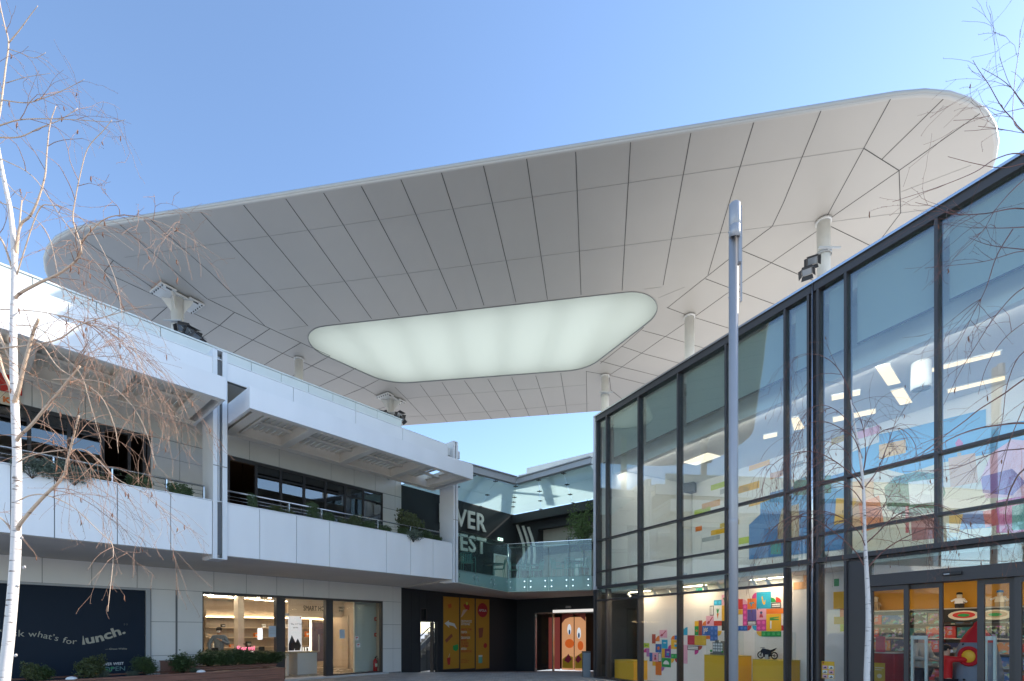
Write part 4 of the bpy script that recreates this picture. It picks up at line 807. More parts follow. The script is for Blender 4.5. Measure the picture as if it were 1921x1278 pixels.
# red kiosk, gates
t = RF.thing('red_kiosk', 'red counter kiosk with a small yellow notice, left in the store entrance', 'kiosk', RS(1634, .9), .9, 0)
bevel(MB().box(0, .42, 0, .4, 0, 1.15).build('counter', flat('glossy red laminate', (.33, .015, .02), .3), t), .01); MB().box(-.02, .44, -.02, .42, 1.151, 1.17).build('worktop', PM['grey'], t); MB().box(.04, .2, .1, .14, 1.171, 1.5).build('sign_board', PM['crimson'], t)
MB().box(.06, .26, -.006, -.001, .55, .95).build('notice', PM['gold'], t); b = MB(); b.box(.08, .24, -.009, -.0065, .84, .86).box(.08, .2, -.009, -.0065, .8, .815); b.disc((.16, -.009, .68), .045, n=12, th=.002); b.build('notice_print', PM['cream'], t)
def gate(px, y, label, wide=.26):
    t = RF.thing('security_gate', label, 'security gate', RS(px, y), y, 0, group='white theft detection gates'); b = MB(); h = 1.52
    b.box(0, .04, 0, .06, .1, h); b.box(wide-.04, wide, 0, .06, .1, h); b.box(.04, wide-.04, 0, .06, h-.07, h); b.box(.04, wide-.04, 0, .06, .45, .5); bevel(b.build('frame', flat('pale gate plastic', (.62, .72, .7), .4), t), .01)
    MB().box(-.02, wide+.02, -.04, .1, 0, .1).build('foot', M_GALV, t)
gate(1708, .6, 'white security gate to the left of the child in red'); gate(1845, .6, 'pale security gate to the right of the rocket figure', .16)
# rocket statue
t = RF.thing('rocket_statue', 'grey toy rocket statue with red nose cone, red feet and a yellow round porthole', 'statue', RS(1833, 1.25), 1.25, 0)
b = MB(); b.lathe([(.05, .28), (.26, .34), (.34, .55), (.36, .8), (.32, 1.1), (.26, 1.35), (.2, 1.45), (0, 1.45)], n=24); b.build('body', mat('grey fabric', (.2, .23, .28), .9, bump=.3, bscale=90), t)
MB().lathe([(.24, 1.4), (.2, 1.5), (.12, 1.63), (.06, 1.7), (.045, 1.76), (0, 1.79)], n=20).build('nose_cone', flat('red felt', (.5, .01, .02), .8), t)
b = MB(); n = 20; b.tube([(.13*math.cos(2*math.pi*k/n), -.35, 1.15+.15*math.sin(2*math.pi*k/n)) for k in range(n+1)], .035, 8, cap=False); b.build('porthole_ring', flat('red felt', (.5, .01, .02)), t)
MB().ball((0, -.32, 1.15), .13, .07, .13, 14).build('porthole', PM['yellow'], t)
for sx in (-1, 1):
    b = MB(); b.tube([(sx*.2, -.08, .5), (sx*.38, -.12, .42), (sx*.46, -.14, .2), (sx*.46, -.16, .02)], [.14, .13, .1, .11], 12); b.build('fin', flat('red felt', (.5, .01, .02)), t)
b = MB()
for z, ang in ((.72, -60), (.72, -100), (.72, -140), (1.36, -60), (1.36, -120)): r_ = .365 if z < 1 else .25; b.ball((r_*math.cos(R(ang)), r_*math.sin(R(ang)), z), .022, .015, .022, 8)
b.build('eyelets', M_BLACK, t)
# ------------------------------------------------------------ people
def skin_obj(name, edges, m, parent, sub=2, root=0, label=None):
    """edges: dict name->(x,y,z,r) plus links"""
    J_, L_ = edges; names = list(J_); me = bpy.data.meshes.new(name); me.from_pydata([J_[k][:3] for k in names], [(names.index(a), names.index(b_)) for a, b_ in L_], [])
    me.materials.append(m); o = bpy.data.objects.new(name, me); COL.objects.link(o); o.parent = parent
    md = o.modifiers.new('skin', 'SKIN'); md.use_smooth_shade = True
    for i, k in enumerate(names):
        sv = me.skin_vertices[0].data[i]; r_ = J_[k][3]; sv.radius = r_ if isinstance(r_, tuple) else (r_, r_); sv.use_root = (i == root)
    s_ = o.modifiers.new('sub', 'SUBSURF'); s_.levels = sub; s_.render_levels = sub
    if label: o['label'] = label
    return o
def person(label, loc, rz, H, armL, armR, skin, hairm, top, trousers, mask=None, hood=False, lean=0., longhair=False):
    """armL/armR: (elbow, wrist) positions for unit height 1, facing -y; left = +x"""
    t = thing('person', label, 'person', loc, rz); k = H
    sh, hipz = .82, .50
    J_ = {'pelvis': (0, 0, .52, (.085, .06)), 'waist': (0, 0, .62, (.07, .052)), 'chest': (0, lean, .74, (.075, .055)), 'neckb': (0, lean, .835, .035), 'neck': (0, lean-.005, .865, .03), 'skull': (0, lean-.008, .935, (.045, .055)), 'crown': (0, lean-.003, .975, .035)}
    L_ = [('pelvis', 'waist'), ('waist', 'chest'), ('chest', 'neckb'), ('neckb', 'neck'), ('neck', 'skull'), ('skull', 'crown')]
    for sg, n_, (el, wr) in ((1, 'L', armL), (-1, 'R', armR)):
        J_['sh'+n_] = (sg*.098, lean, .803, .034); J_['el'+n_] = (*el, .027); J_['wr'+n_] = (*wr, .018)
        L_ += [('chest', 'sh'+n_), ('sh'+n_, 'el'+n_), ('el'+n_, 'wr'+n_)]
        d = (Vector(wr)-Vector(el)).normalized(); sd = d.cross(Vector((0, 0, 1))); sd = sd.normalized() if sd.length > .1 else Vector((1, 0, 0))
        pm = Vector(wr)+d*.03; J_['pm'+n_] = (*pm, (.022, .014)); L_.append(('wr'+n_, 'pm'+n_))
        for f, (o_, ln) in enumerate(((-.018, .04), (-.006, .048), (.006, .045), (.018, .036))):
            a = pm+sd*o_+d*.02; c = a+d*ln*.6; e = c+d*ln*.4+Vector((0, 0, -.008)); J_['f%d%s' % (f, n_)] = (*c, .0055); J_['g%d%s' % (f, n_)] = (*e, .0048); L_ += [('pm'+n_, 'f%d%s' % (f, n_)), ('f%d%s' % (f, n_), 'g%d%s' % (f, n_))]
        th = Vector(wr)+d*.02-sd*.03; J_['th'+n_] = (*(th+d*.02), .006); L_.append(('pm'+n_, 'th'+n_))
        J_['hip'+n_] = (sg*.05, 0, .49, .055); J_['kn'+n_] = (sg*.055, -.01, .28, .036); J_['an'+n_] = (sg*.055, .01, .05, .024); J_['toe'+n_] = (sg*.06, -.07, .02, .02)
        L_ += [('pelvis', 'hip'+n_), ('hip'+n_, 'kn'+n_), ('kn'+n_, 'an'+n_), ('an'+n_, 'toe'+n_)]
    sc = lambda J: {a: (v[0]*k, v[1]*k, v[2]*k, tuple(q*k for q in v[3]) if isinstance(v[3], tuple) else v[3]*k) for a, v in J.items()}
    skin_obj('body', (sc(J_), L_), skin, t)
    cj = {a: J_[a] for a in ('pelvis', 'waist', 'chest', 'neckb', 'shL', 'elL', 'wrL', 'shR', 'elR', 'wrR')}
    gr = lambda v, g: (v[0], v[1], v[2], tuple(q+g for q in v[3]) if isinstance(v[3], tuple) else v[3]+g)
    cj = {a: gr(v, .009 if a[:2] != 'wr' else .007) for a, v in cj.items()}; cj['pelvis'] = (0, 0, .46, (.105, .078)); cj['neckb'] = (0, lean, .845, .045)
    skin_obj('coat', (sc(cj), [('pelvis', 'waist'), ('waist', 'chest'), ('chest', 'neckb'), ('chest', 'shL'), ('shL', 'elL'), ('elL', 'wrL'), ('chest', 'shR'), ('shR', 'elR'), ('elR', 'wrR')]), top, t)
    tj = {a: gr(J_[a], .008) for a in ('pelvis', 'hipL', 'knL', 'anL', 'hipR', 'knR', 'anR')}
    skin_obj('trousers', (sc(tj), [('pelvis', 'hipL'), ('hipL', 'knL'), ('knL', 'anL'), ('pelvis', 'hipR'), ('hipR', 'knR'), ('knR', 'anR')]), trousers, t)
    b = MB(); b.ball((0, (lean+.008)*k, .955*k), .056*k, .064*k, .05*k, 14)
    if longhair: b.ball((0, (lean+.035)*k, .89*k), .05*k, .035*k, .08*k, 12)
    b.build('hair', hairm, t)
    b = MB()
    for sx in (-1, 1): b.ball((sx*.018*k, (lean-.062)*k, .937*k), .006*k, .004*k, .004*k, 8)
    b.build('eyes', M_BLACK, t); b = MB(); b.ball((0, (lean-.066)*k, .922*k), .007*k, .01*k, .011*k, 8)
    for sx in (-1, 1): b.ball((sx*.051*k, (lean)*k, .93*k), .006*k, .012*k, .016*k, 8)
    b.build('nose_and_ears', skin, t)
    if mask: MB().ball((0, (lean-.052)*k, .908*k), .034*k, .022*k, .024*k, 12).build('face_mask', mask, t)
    return t
SK1 = flat('light skin', (.55, .32, .22), .5); SK2 = flat('tan skin', (.42, .24, .15), .5); HR = flat('dark hair', (.012, .009, .008), .6, bump=.4, bscale=60)
q = RF.w(RS(1775, .85), .85)
person('child in a bright red coat and white mask reaching toward the rocket statue', (q.x, q.y, 0), R(72), 1.36, ((.14, -.04, .66), (.12, -.15, .54)), ((-.11, -.17, .80), (-.06, -.35, .85)), SK1, HR, flat('bright red coat', (.6, .012, .015), .6, bump=.2, bscale=40), flat('dark trousers', (.02, .02, .03)), PM['white'])
q = RF.w(RS(1727, 1.5), 1.5)
person('adult in a pale puffer coat and turquoise mask behind the security gate', (q.x, q.y, 0), R(20), 1.62, ((.17, -.03, .66), (.13, -.16, .62)), ((-.17, -.03, .66), (-.1, -.17, .64)), SK1, flat('brown hair', (.06, .03, .02)), flat('pale puffer fabric', (.42, .42, .38), .7, bump=.6, bscale=14), flat('dark trousers', (.02, .02, .03)), flat('turquoise mask', (.1, .5, .55)), longhair=True)
q = LF.w(LF.s(411, 2.6), 2.6)
person('man in grey blue shirt and white mask standing in the phone shop', (q.x, q.y, 0), R(20), 1.76, ((.17, -.05, .66), (.06, -.15, .74)), ((-.17, -.03, .67), (-.13, -.1, .52)), SK2, HR, flat('grey blue shirt', (.13, .18, .24), .7), flat('dark trousers', (.02, .02, .03)), PM['white'])
# ------------------------------------------------------------ phone shop
YW = .08
g_ = glass_window
gw = [SF(380)+.0, SF(527), SF(620), SF(718)]
f = MB(); f.box(gw[0], gw[3], .02, .16, ZW-.05, ZW+.015); f.box(gw[0], gw[1], .02, .16, .05, .09); f.box(gw[2], gw[3], .02, .16, .05, .09)
f.box(gw[1]-.14, gw[1]+.14, .0, .2, .05, ZW-.05); f.box(gw[2]-.16, gw[2]+.1, .0, .2, .05, ZW-.05); f.box(gw[3]-.04, gw[3], .02, .16, .05, ZW-.05); f.box(gw[0], gw[0]+.03, .02, .16, .05, ZW-.05)
WF = f.build('shop_window', M_FRAME, LB, 'dark framed window of the phone shop')
MB().box(gw[0]+.03, gw[1]-.14, .06, .07, .09, ZW-.05).build('pane', M_GD, WF); MB().box(gw[2]+.1, gw[3]-.04, .06, .07, .09, ZW-.05).build('pane', M_GD, WF)
MB().box(gw[1]+.14, gw[2]-.16, .08, .09, .07, ZW-.05).build('door_pane', M_GD, WF); MB().box(gw[2]-.42, gw[2]-.39, .03, .06, .9, 1.5).build('door_handle', M_STEEL, WF)
MB().box(gw[1]+.15, gw[1]+.3, .06, .079, 2.12, 2.2).build('door_hinge', M_STEEL, WF)
# room shell
rx0, rx1, rd = gw[0]-.6, gw[3]+.3, 6.0
b = MB(); b.box(rx0, rx1, rd, rd+.1, 0, 2.95); b.box(rx0-.1, rx0, .3, rd, 0, 2.95); b.box(rx1, rx1+.1, .3, rd, 0, 2.95); b.box(rx0, gw[0]-.05, .26, .3, 0, 2.95); b.build('shop_walls', M_BEIGE, LB, 'warm beige phone shop interior')
MB().box(rx0, rx1, .26, rd, 2.9, 3.0).build('shop_ceiling', mat('shop ceiling', (.62, .57, .5), .7), LB)
MB().box(rx0, rx1, .26, rd, -.1, .04).build('shop_floor', mat('beige floor tiles', (.42, .36, .29), .25, noise=.1), LB)
MB().box(SF(690), rx1, .9, 1.0, .04, 2.9).build('white_partition', mat('pale green wall', (.6, .66, .62), .5), LB)
WM = (1, .86, .68)
for i, (px, y, w_) in enumerate([(395, 3.2, 1.4), (440, 3.8, 1.8), (480, 2.6, 1.2), (560, 2.2, 1.2), (520, 4.6, 1.8), (640, 2.2, 1.0), (600, 3.5, 1.4), (430, 1.4, 1.0)]):
    lightbox(LF, px, y, 2.865, w_, .06, ['long thin ceiling strip nearest the left pane', 'long ceiling strip above the man', 'short ceiling strip near the scooter', 'ceiling strip above the phone poster', 'ceiling strip at the rear of the phone shop', 'ceiling strip right of the shop door', 'ceiling strip behind the door', 'ceiling strip near the front glass'][i], 19, WM, 'ceiling_strip', group='thin ceiling strips of the phone shop')
rn = random.Random(3)
for i in range(12):
    px, y = rn.uniform(385, 515), rn.uniform(1.0, 4.5); t = LF.thing('downlight', 'tiny round downlight, %s from the left on the phone shop ceiling' % ordn[i], 'downlight', 0, 0, 2.87, group='tiny ceiling downlights of the phone shop')
    px = 385+i*11; t.location = LF.w(LF.s(px, y), y, 2.88); MB().lathe([(0, -.01), (.05, -.01), (.055, .015)], n=10).build('lens', emis('downlight lens', (1, .85, .65), 30), t)
# wall panels, cupboard, LED niches
b = MB(); b.box(SF(650, 3.0), SF(686, 3.0), 2.9, 3.4, .04, 2.3); b.build('cupboard', mat('beige cupboard', (.5, .41, .31), .5), LB)
def niche(px, y, z0, z1, label, w_=.7, m=M_BLACK):
    t = LF.thing('display_screen', label, 'screen', LF.s(px, y), y, z0); h = z1-z0
    MB().box(0, w_, 0, .05, 0, h).build('screen', m, t); b = MB(); b.box(-.08, -.05, .03, .05, -.1, h+.15); b.box(-.08, w_, .03, .05, h+.12, h+.15); b.build('light_strip', emis('warm strip', (1, .72, .42), 8), t)
niche(644, 3.6, .9, 1.7, 'dark wall screen edged by a warm light strip, right part of the phone shop'); niche(586, 4.4, .3, 2.0, 'purple grey wall display edged by a warm light strip behind the door', .9, flat('purple grey screen', (.12, .1, .14)))
# phone poster
yp = 1.6
t = LF.thing('phone_poster', 'tall white freestanding poster showing two dark phones', 'poster', LF.s(541, yp), yp, .85); pwid = LF.s(566, yp)-LF.s(541, yp)
hh = LF.z(553, 1156, yp)-.85; MB().box(0, pwid, 0, .03, 0, hh).build('board', emis('lit poster paper', (.8, .78, .8), .25), t)
for i, (u, s_) in enumerate(((.2, 1.), (.65, .8))):
    o = MB().wallpoly([(pwid*(u-.18), .06), (pwid*(u+.2), .06), (pwid*(u+.38*s_), .3*s_), (pwid*(u+.05), .62*s_), (pwid*(u-.18), .3)], -.004, -.001).build('phone_print', flat('phone print', (.03, .03, .05), .3), t)
put_text('headline', 'The 11T 5G', .085, .08, -.004, hh-.32, M_BLACK, t, .001); put_text('headline', 'series', .085, .16, -.004, hh-.44, M_BLACK, t, .001); MB().box(pwid-.07, pwid-.02, -.004, -.001, hh-.08, hh-.03).build('red_mark', PM['red'], t)
# table with products
yt = 1.3
t = LF.thing('display_table', 'white shop table with phones on top inside the phone shop', 'table', LF.s(537, yt), yt, .04); tw = LF.s(596, yt)-LF.s(537, yt)
bevel(MB().box(0, tw, 0, .9, .78, .84).build('top', mat('pale wood top', (.6, .48, .34), .4), t), .005); MB().box(tw-.75, tw-.02, .02, .9, 0, .78).build('side_panel', PM['white'], t); MB().box(.02, .1, .02, .88, 0, .78).build('leg', PM['white'], t)
for i in range(3):
    q = LF.thing('phone', 'small dark phone standing on the shop table, %s from the left' % ordn[i], 'phone', LF.s(537, yt)+.25+i*.35, yt+.3, .885, group='phones on the shop table'); MB().box(-.03, .03, 0, .06, 0, .012).build('stand', M_STEEL, q); MB().box(-.035, .035, .02, .03, .013, .16).build('handset', M_BLACK, q)
q = LF.thing('number_sign', 'white raised sign reading 11T on the shop table', 'sign', LF.s(571, yt), yt+.2, .885); put_text('letters', '11T', .2, 0, 0, 0, emis('white sign glow', (.9, .88, .86), .5), q, .01, bold=.004)
t = LF.thing('counter', 'pale counter at the back left of the phone shop', 'counter', LF.s(385, 1.9), 1.9, .04); cw = LF.s(500, 1.9)-LF.s(385, 1.9)
bevel(MB().box(0, cw, 0, .6, .8, .85).build('top', mat('pale wood top', (.6, .48, .34)), t), .005); MB().box(.02, cw-.02, .05, .58, 0, .8).build('body', mat('beige cupboard', (.5, .41, .31)), t)
q = LF.thing('brand_sign', 'glowing pink sign reading Redmi on the phone shop counter', 'sign', LF.s(444, 1.95), 1.95, .9); put_text('letters', 'Redmi', .23, 0, 0, .05, emis('pink sign glow', (1, .22, .36), .55), q, .01, bold=.006); put_text('small_letters', 'Redmi Note 10 Series', .06, 0.02, 0, -.01, emis('white sign glow', (.9, .88, .86), .5), q, .003); 
t = LF.thing('kick_scooter', 'dark electric kick scooter standing inside the left shop pane', 'scooter', LF.s(466, .9), .9, .04)
b = MB(); b.tube([(.12, 0, .12), (-.04, 0, 1.12)], .02, 8); b.build('stem', M_BLACK, t); b = MB(); b.tube([(-.2, -.14, 1.16), (.12, .12, 1.15)], .014, 6); b.build('handlebar', M_BLACK, t); MB().bar((.1, 0, .14), (.75, .1, .12), .15, .03).build('deck', M_BLACK, t)
for x, y in ((.12, 0), (.85, .12)): MB().wallpoly([(x+.1*math.cos(2*math.pi*k/16), .1+.1*math.sin(2*math.pi*k/16)) for k in range(16)], y-.02, y+.02).build('wheel', M_BLACK, t)
put_obj = LF.thing('wall_lettering', 'dark lettering SMART HOME on the beige wall inside the phone shop', 'lettering', LF.s(569, 3.3), 3.3, 0)
zt_ = LF.z(580, 1146, 3.3); put_text('letters', 'SMART HOME |', .3, 0, 0, zt_, M_BLACK, put_obj, .005, sx=.62); put_text('small_letters', 'MAKE YOUR LIFE', .13, 1.55, 0, zt_+.13, M_BLACK, put_obj, .004, sx=.6); put_text('small_letters', 'SMART WITH US', .13, 1.55, 0, zt_, M_BLACK, put_obj, .004, sx=.6)
MB().box(SF(560, 3.4)-2, SF(640, 3.4), 3.4, 3.45, .04, 2.9).build('feature_wall', mat('light beige wall', (.6, .5, .38), .6), LB) if False else None
MB().box(LF.s(540, 3.4), LF.s(648, 3.4), 3.35, 3.45, zt_-.25, 2.9).build('feature_wall', M_BEIGE, LB)
# stickers, sheets, extinguisher, alarm
def sheet(px, pz, w_, h_, y, c, label, name='notice_sheet'):
    t = LF.thing(name, label, 'notice', LF.s(px, y), y, pz); MB().box(0, w_, 0, .004, 0, h_).build('sheet', c, t); b = MB()
    for k in range(4): b.box(.03, w_-.04-.02*(k % 2), -.003, -.0005, h_*(.3+.14*k), h_*(.33+.14*k))
    b.build('print', PM['grey'], t); return t
sheet(504, 1.42, .24, .36, .045, flat('pale blue sheet', (.5, .6, .68)), 'pale blue notice sheet on the left shop pane')
sheet(637, 1.35, .2, .32, .045, flat('pale blue sheet', (.5, .6, .68)), 'pale blue notice sheet on the right shop pane')
for i, (px, z) in enumerate(((666, 1.28), (669, 1.02))):
    t = LF.thing('sticker', 'small square white sticker on the right shop pane, %s of two' % ('upper' if i == 0 else 'lower'), 'sticker', LF.s(px, .04), .045, z, group='square stickers on the shop glass'); MB().box(0, .15, 0, .003, 0, .15).build('backing', PM['white'], t); MB().box(.03, .12, -.002, -.0005, .09, .12).box(.03, .09, -.002, -.0005, .04, .06).build('print', PM['red'], t)
def extinguisher(px, y, z, label):
    t = LF.thing('fire_extinguisher', label, 'fire extinguisher', LF.s(px, y), y, z)
    MB().lathe([(0, 0), (.075, 0), (.08, .02), (.08, .42), (.06, .47), (.025, .5), (.025, .53), (0, .53)], n=16).build('cylinder', flat('glossy red enamel', (.42, .01, .01), .25), t)
    b = MB(); b.bar((-.02, 0, .54), (.1, 0, .58), .03, .015); b.bar((-.02, 0, .55), (.08, 0, .62), .03, .012); b.build('handle', M_BLACK, t); MB().tube([(.02, 0, .54), (.12, 0, .5), (.13, 0, .3), (.1, 0, .15)], .012, 6).build('hose', M_BLACK, t); MB().box(-.05, .05, -.084, -.079, .2, .32).build('tag', PM['cream'], t)
extinguisher(704, .45, .04, 'red fire extinguisher on the floor behind the right shop pane'); extinguisher(507, .5, .04, 'red fire extinguisher behind the left pane near the dark post')
for i, (z, n_) in enumerate(((2.1, 'alarm_bell'), (1.47, 'call_point'))):
    t = LF.thing(n_, 'small red fire %s on the pale wall right in the phone shop' % ('bell' if i == 0 else 'call point'), 'fire alarm', LF.s(706, .85), .86, z); MB().box(-.06, .06, 0, .04, -.07, .07).build('case', PM['red'], t); MB().box(-.03, .03, -.006, 0, -.03, .03).build('cover', PM['cream'], t)
# ------------------------------------------------------------ navy sign board
ys = .06
SG = LF.thing('sign_board', 'large navy sign board with a curved pale quotation about lunch', 'sign', SF(-110), ys, 0); so_ = SF(-110)
NV = mat('navy printed vinyl', (.008, .018, .036), .55, noise=.08, nscale=1, spec=.2)
MB().box(0, sig1-so_, 0, .08, -.05, ZW-.0).build('board', NV, SG); MB().box(0, sig1-so_+.1, -.07, 0, ZW-.03, ZW+.018).build('top_trim', M_GALV, SG)
CRM = flat('cream print', (.42, .40, .32), .6)
def sx(px): return LF.s(px, ys)-so_
def sz(px, py): return LF.z(px, py, ys)
def curve_z(x):       # baseline in board coordinates through points picked on the sign
    pts = [(sx(30), sz(30, 1194)), (sx(70), sz(70, 1195)), (sx(100), sz(100, 1201)), (sx(128), sz(128, 1208)), (sx(158), sz(158, 1209)), (sx(190), sz(190, 1203)), (sx(238), sz(238, 1187))]
    for (a, za), (c, zc) in zip(pts, pts[1:]):
        if x < c or (c, zc) == pts[-1]: return za+(zc-za)*(x-a)/(c-a), (zc-za)/(c-a)
def word(txt, px0, px1, size, bold):
    me = textmesh(txt, size, .002, bold=bold); w0 = max(v.co.x for v in me.vertices); bpy.data.meshes.remove(me); k = (sx(px1)-sx(px0))/w0
    def dfm(a, b_): z, s_ = curve_z(sx(px0)+a*k); return a*k-b_*s_*.8, z+b_
    put_text('lettering', txt, size, sx(px0), -.004, 0, CRM, SG, .002, bold=bold, deform=lambda a, b_: dfm(a, b_))
word('“Ask', -8, 46, .22, .0); word('what’s', 53, 108, .2, 0.); word('for', 116, 144, .2, .0); word('lunch.', 153, 236, .3, .009)
put_text('lettering', '— Orson Welles', .065, sx(197), -.004, sz(215, 1219), CRM, SG, .001); put_text('closing_quote', '”', .25, sx(231), -.004, sz(235, 1182), flat('dim print', (.05, .055, .06)), SG, .001)
w1 = sx(232)-sx(190); me = textmesh('RIVER WEST', .1, .001); k = w1/max(v.co.x for v in me.vertices)
put_text('logo_lettering', 'RIVER WEST', .1, sx(190), -.004, sz(210, 1248), PM['white'], SG, .001, sx=k, bold=.001); me = textmesh('OPEN', .15, .001); k = (sx(232)-sx(194))/max(v.co.x for v in me.vertices)
put_text('logo_lettering', 'OPEN', .16, sx(194), -.004, sz(210, 1259), flat('grey teal print', (.16, .3, .3)), SG, .001, sx=k)
b = MB()
for u, v_ in ((200, 1256), (206, 1259), (210, 1253)): b.disc((sx(u), -.006, sz(u, v_)), .035, n=8, rz=.02, th=.002)
b.build('leaf_print', PM['green'], SG)
# red restaurant sign on the upper wall at the far left
t = LF.thing('restaurant_sign', 'red shop sign with pale letters on the upper wall behind the left birch', 'sign', SF(-60), -.03, 0); so2 = SF(-60); za = LF.z(30, 741); 
MB().box(0, SF(41)-so2, -.02, 0, za, za+.52).build('panel', PM['red'], t); put_text('letters', 'GRILL', .42, SF(41)-so2-1.5, -.024, za+.1, PM['white'], t, .004, bold=.01); MB().box(0, SF(38)-so2, -.02, 0, za-.3, za-.02).build('lower_strip', PM['cream'], t); put_text('letters', 'K', .16, SF(5)-so2, -.024, za-.24, PM['orange'], t, .004, bold=.01)
# hooks under the awnings
for i, (px, py) in enumerate(((318, 785), (358, 792), (674, 881), (726, 897))):
    t = LF.thing('pipe_bracket', 'curved grey pipe bracket under the awning, %s from the left' % ordn[i], 'bracket', LF.s(px, -.1), -.1, LF.z(px, py, -.1), group='grey pipe brackets below the awnings')
    MB().box(-.25, .3, .0, .09, .1, .14).build('plate', M_GALV, t); MB().tube([(0, .02, .1), (0, -.02, .0), (.05, -.03, -.06), (.1, -.02, -.02), (.1, 0, .04)], .02, 6).build('hook', M_GALV, t)
for i, (px, z, y) in enumerate(((222, 5.4, 1.0), (455, 5.5, 1.2), (705, 5.3, .9), (632, 5.5, 1.4), (518, 4.95, 2.0))):
    t = LF.thing('pendant_bulb', 'warm glowing bulb inside the upstairs restaurant, %s from the left' % ordn[(0, 1, 4, 3, 2)[i]], 'bulb', LF.s(px, y), y, z, group='warm bulbs inside the upstairs restaurants')
    MB().ball((0, 0, 0), .035).build('bulb', emis('warm bulb', (1, .6, .25), 40), t); MB().tube([(0, 0, .03), (0, 0, 7.15-z)], .006, 5).build('cord', M_BLACK, t)
# ------------------------------------------------------------ dark corner: doorway, banners, letters
STR = LF.thing('stairway', 'concrete stair with steel handrail seen through the small doorway', 'stair', SF(785, 1), 1.2, -.2)
b = MB()
for k in range(12): b.box(-.2-k*.0+k*.22, .1+k*.22, .4, 1.6, 0, .1+k*.17)
b.build('steps', mat('dark concrete', (.2, .2, .2), .8, noise=.2), STR); MB().tube([(-.2, .38, 1.0), (2.4, .38, 3.0)], .03, 8).build('handrail', M_STEEL, STR); MB().bar((-.3, .36, .4), (2.4, .36, 2.5), .05, .2).build('stringer', M_GALV, STR)
b = MB()
for k in range(5): b.tube([(k*.5, .38, .35+k*.385), (k*.5, .38, 1.15+k*.385)], .015, 6)
b.build('baluster', M_STEEL, STR)
MB().box(SF(782)-SE, SF(835)-SE, 3.0, 3.1, -.5, 3.2).build('stair_wall', emis('daylit wall', (.6, .6, .55), .0) if False else mat('pale plaster', (.6, .58, .52), .7), DK)
lightbox(LF, 800, 2.2, 2.9, .8, .8, 'square ceiling light over the stair behind the small doorway', 9, (1, .95, .85), name='stair_light')
b = MB(); b.box(dr1-.07, dr1-.03, .2, .42, -.3, 2.0); b.build('open_door', M_FRAME, DK)
ORG = mat('orange banner print', (.50, .235, .025), .5, noise=.05, nscale=1.2)
sym = flat('banner white', (.62, .62, .6)); rd_ = flat('banner red', (.42, .03, .03)); br_ = flat('banner brown', (.25, .07, .04))
bpx = [(830.5, 860.5), (862.5, 889.5), (891.5, 917)]
lbl = ['left orange banner with a white curved arrow and snack drawings', 'middle orange banner carrying the Greek text', 'right orange banner with a round red APOLA badge']
zb0 = -.06
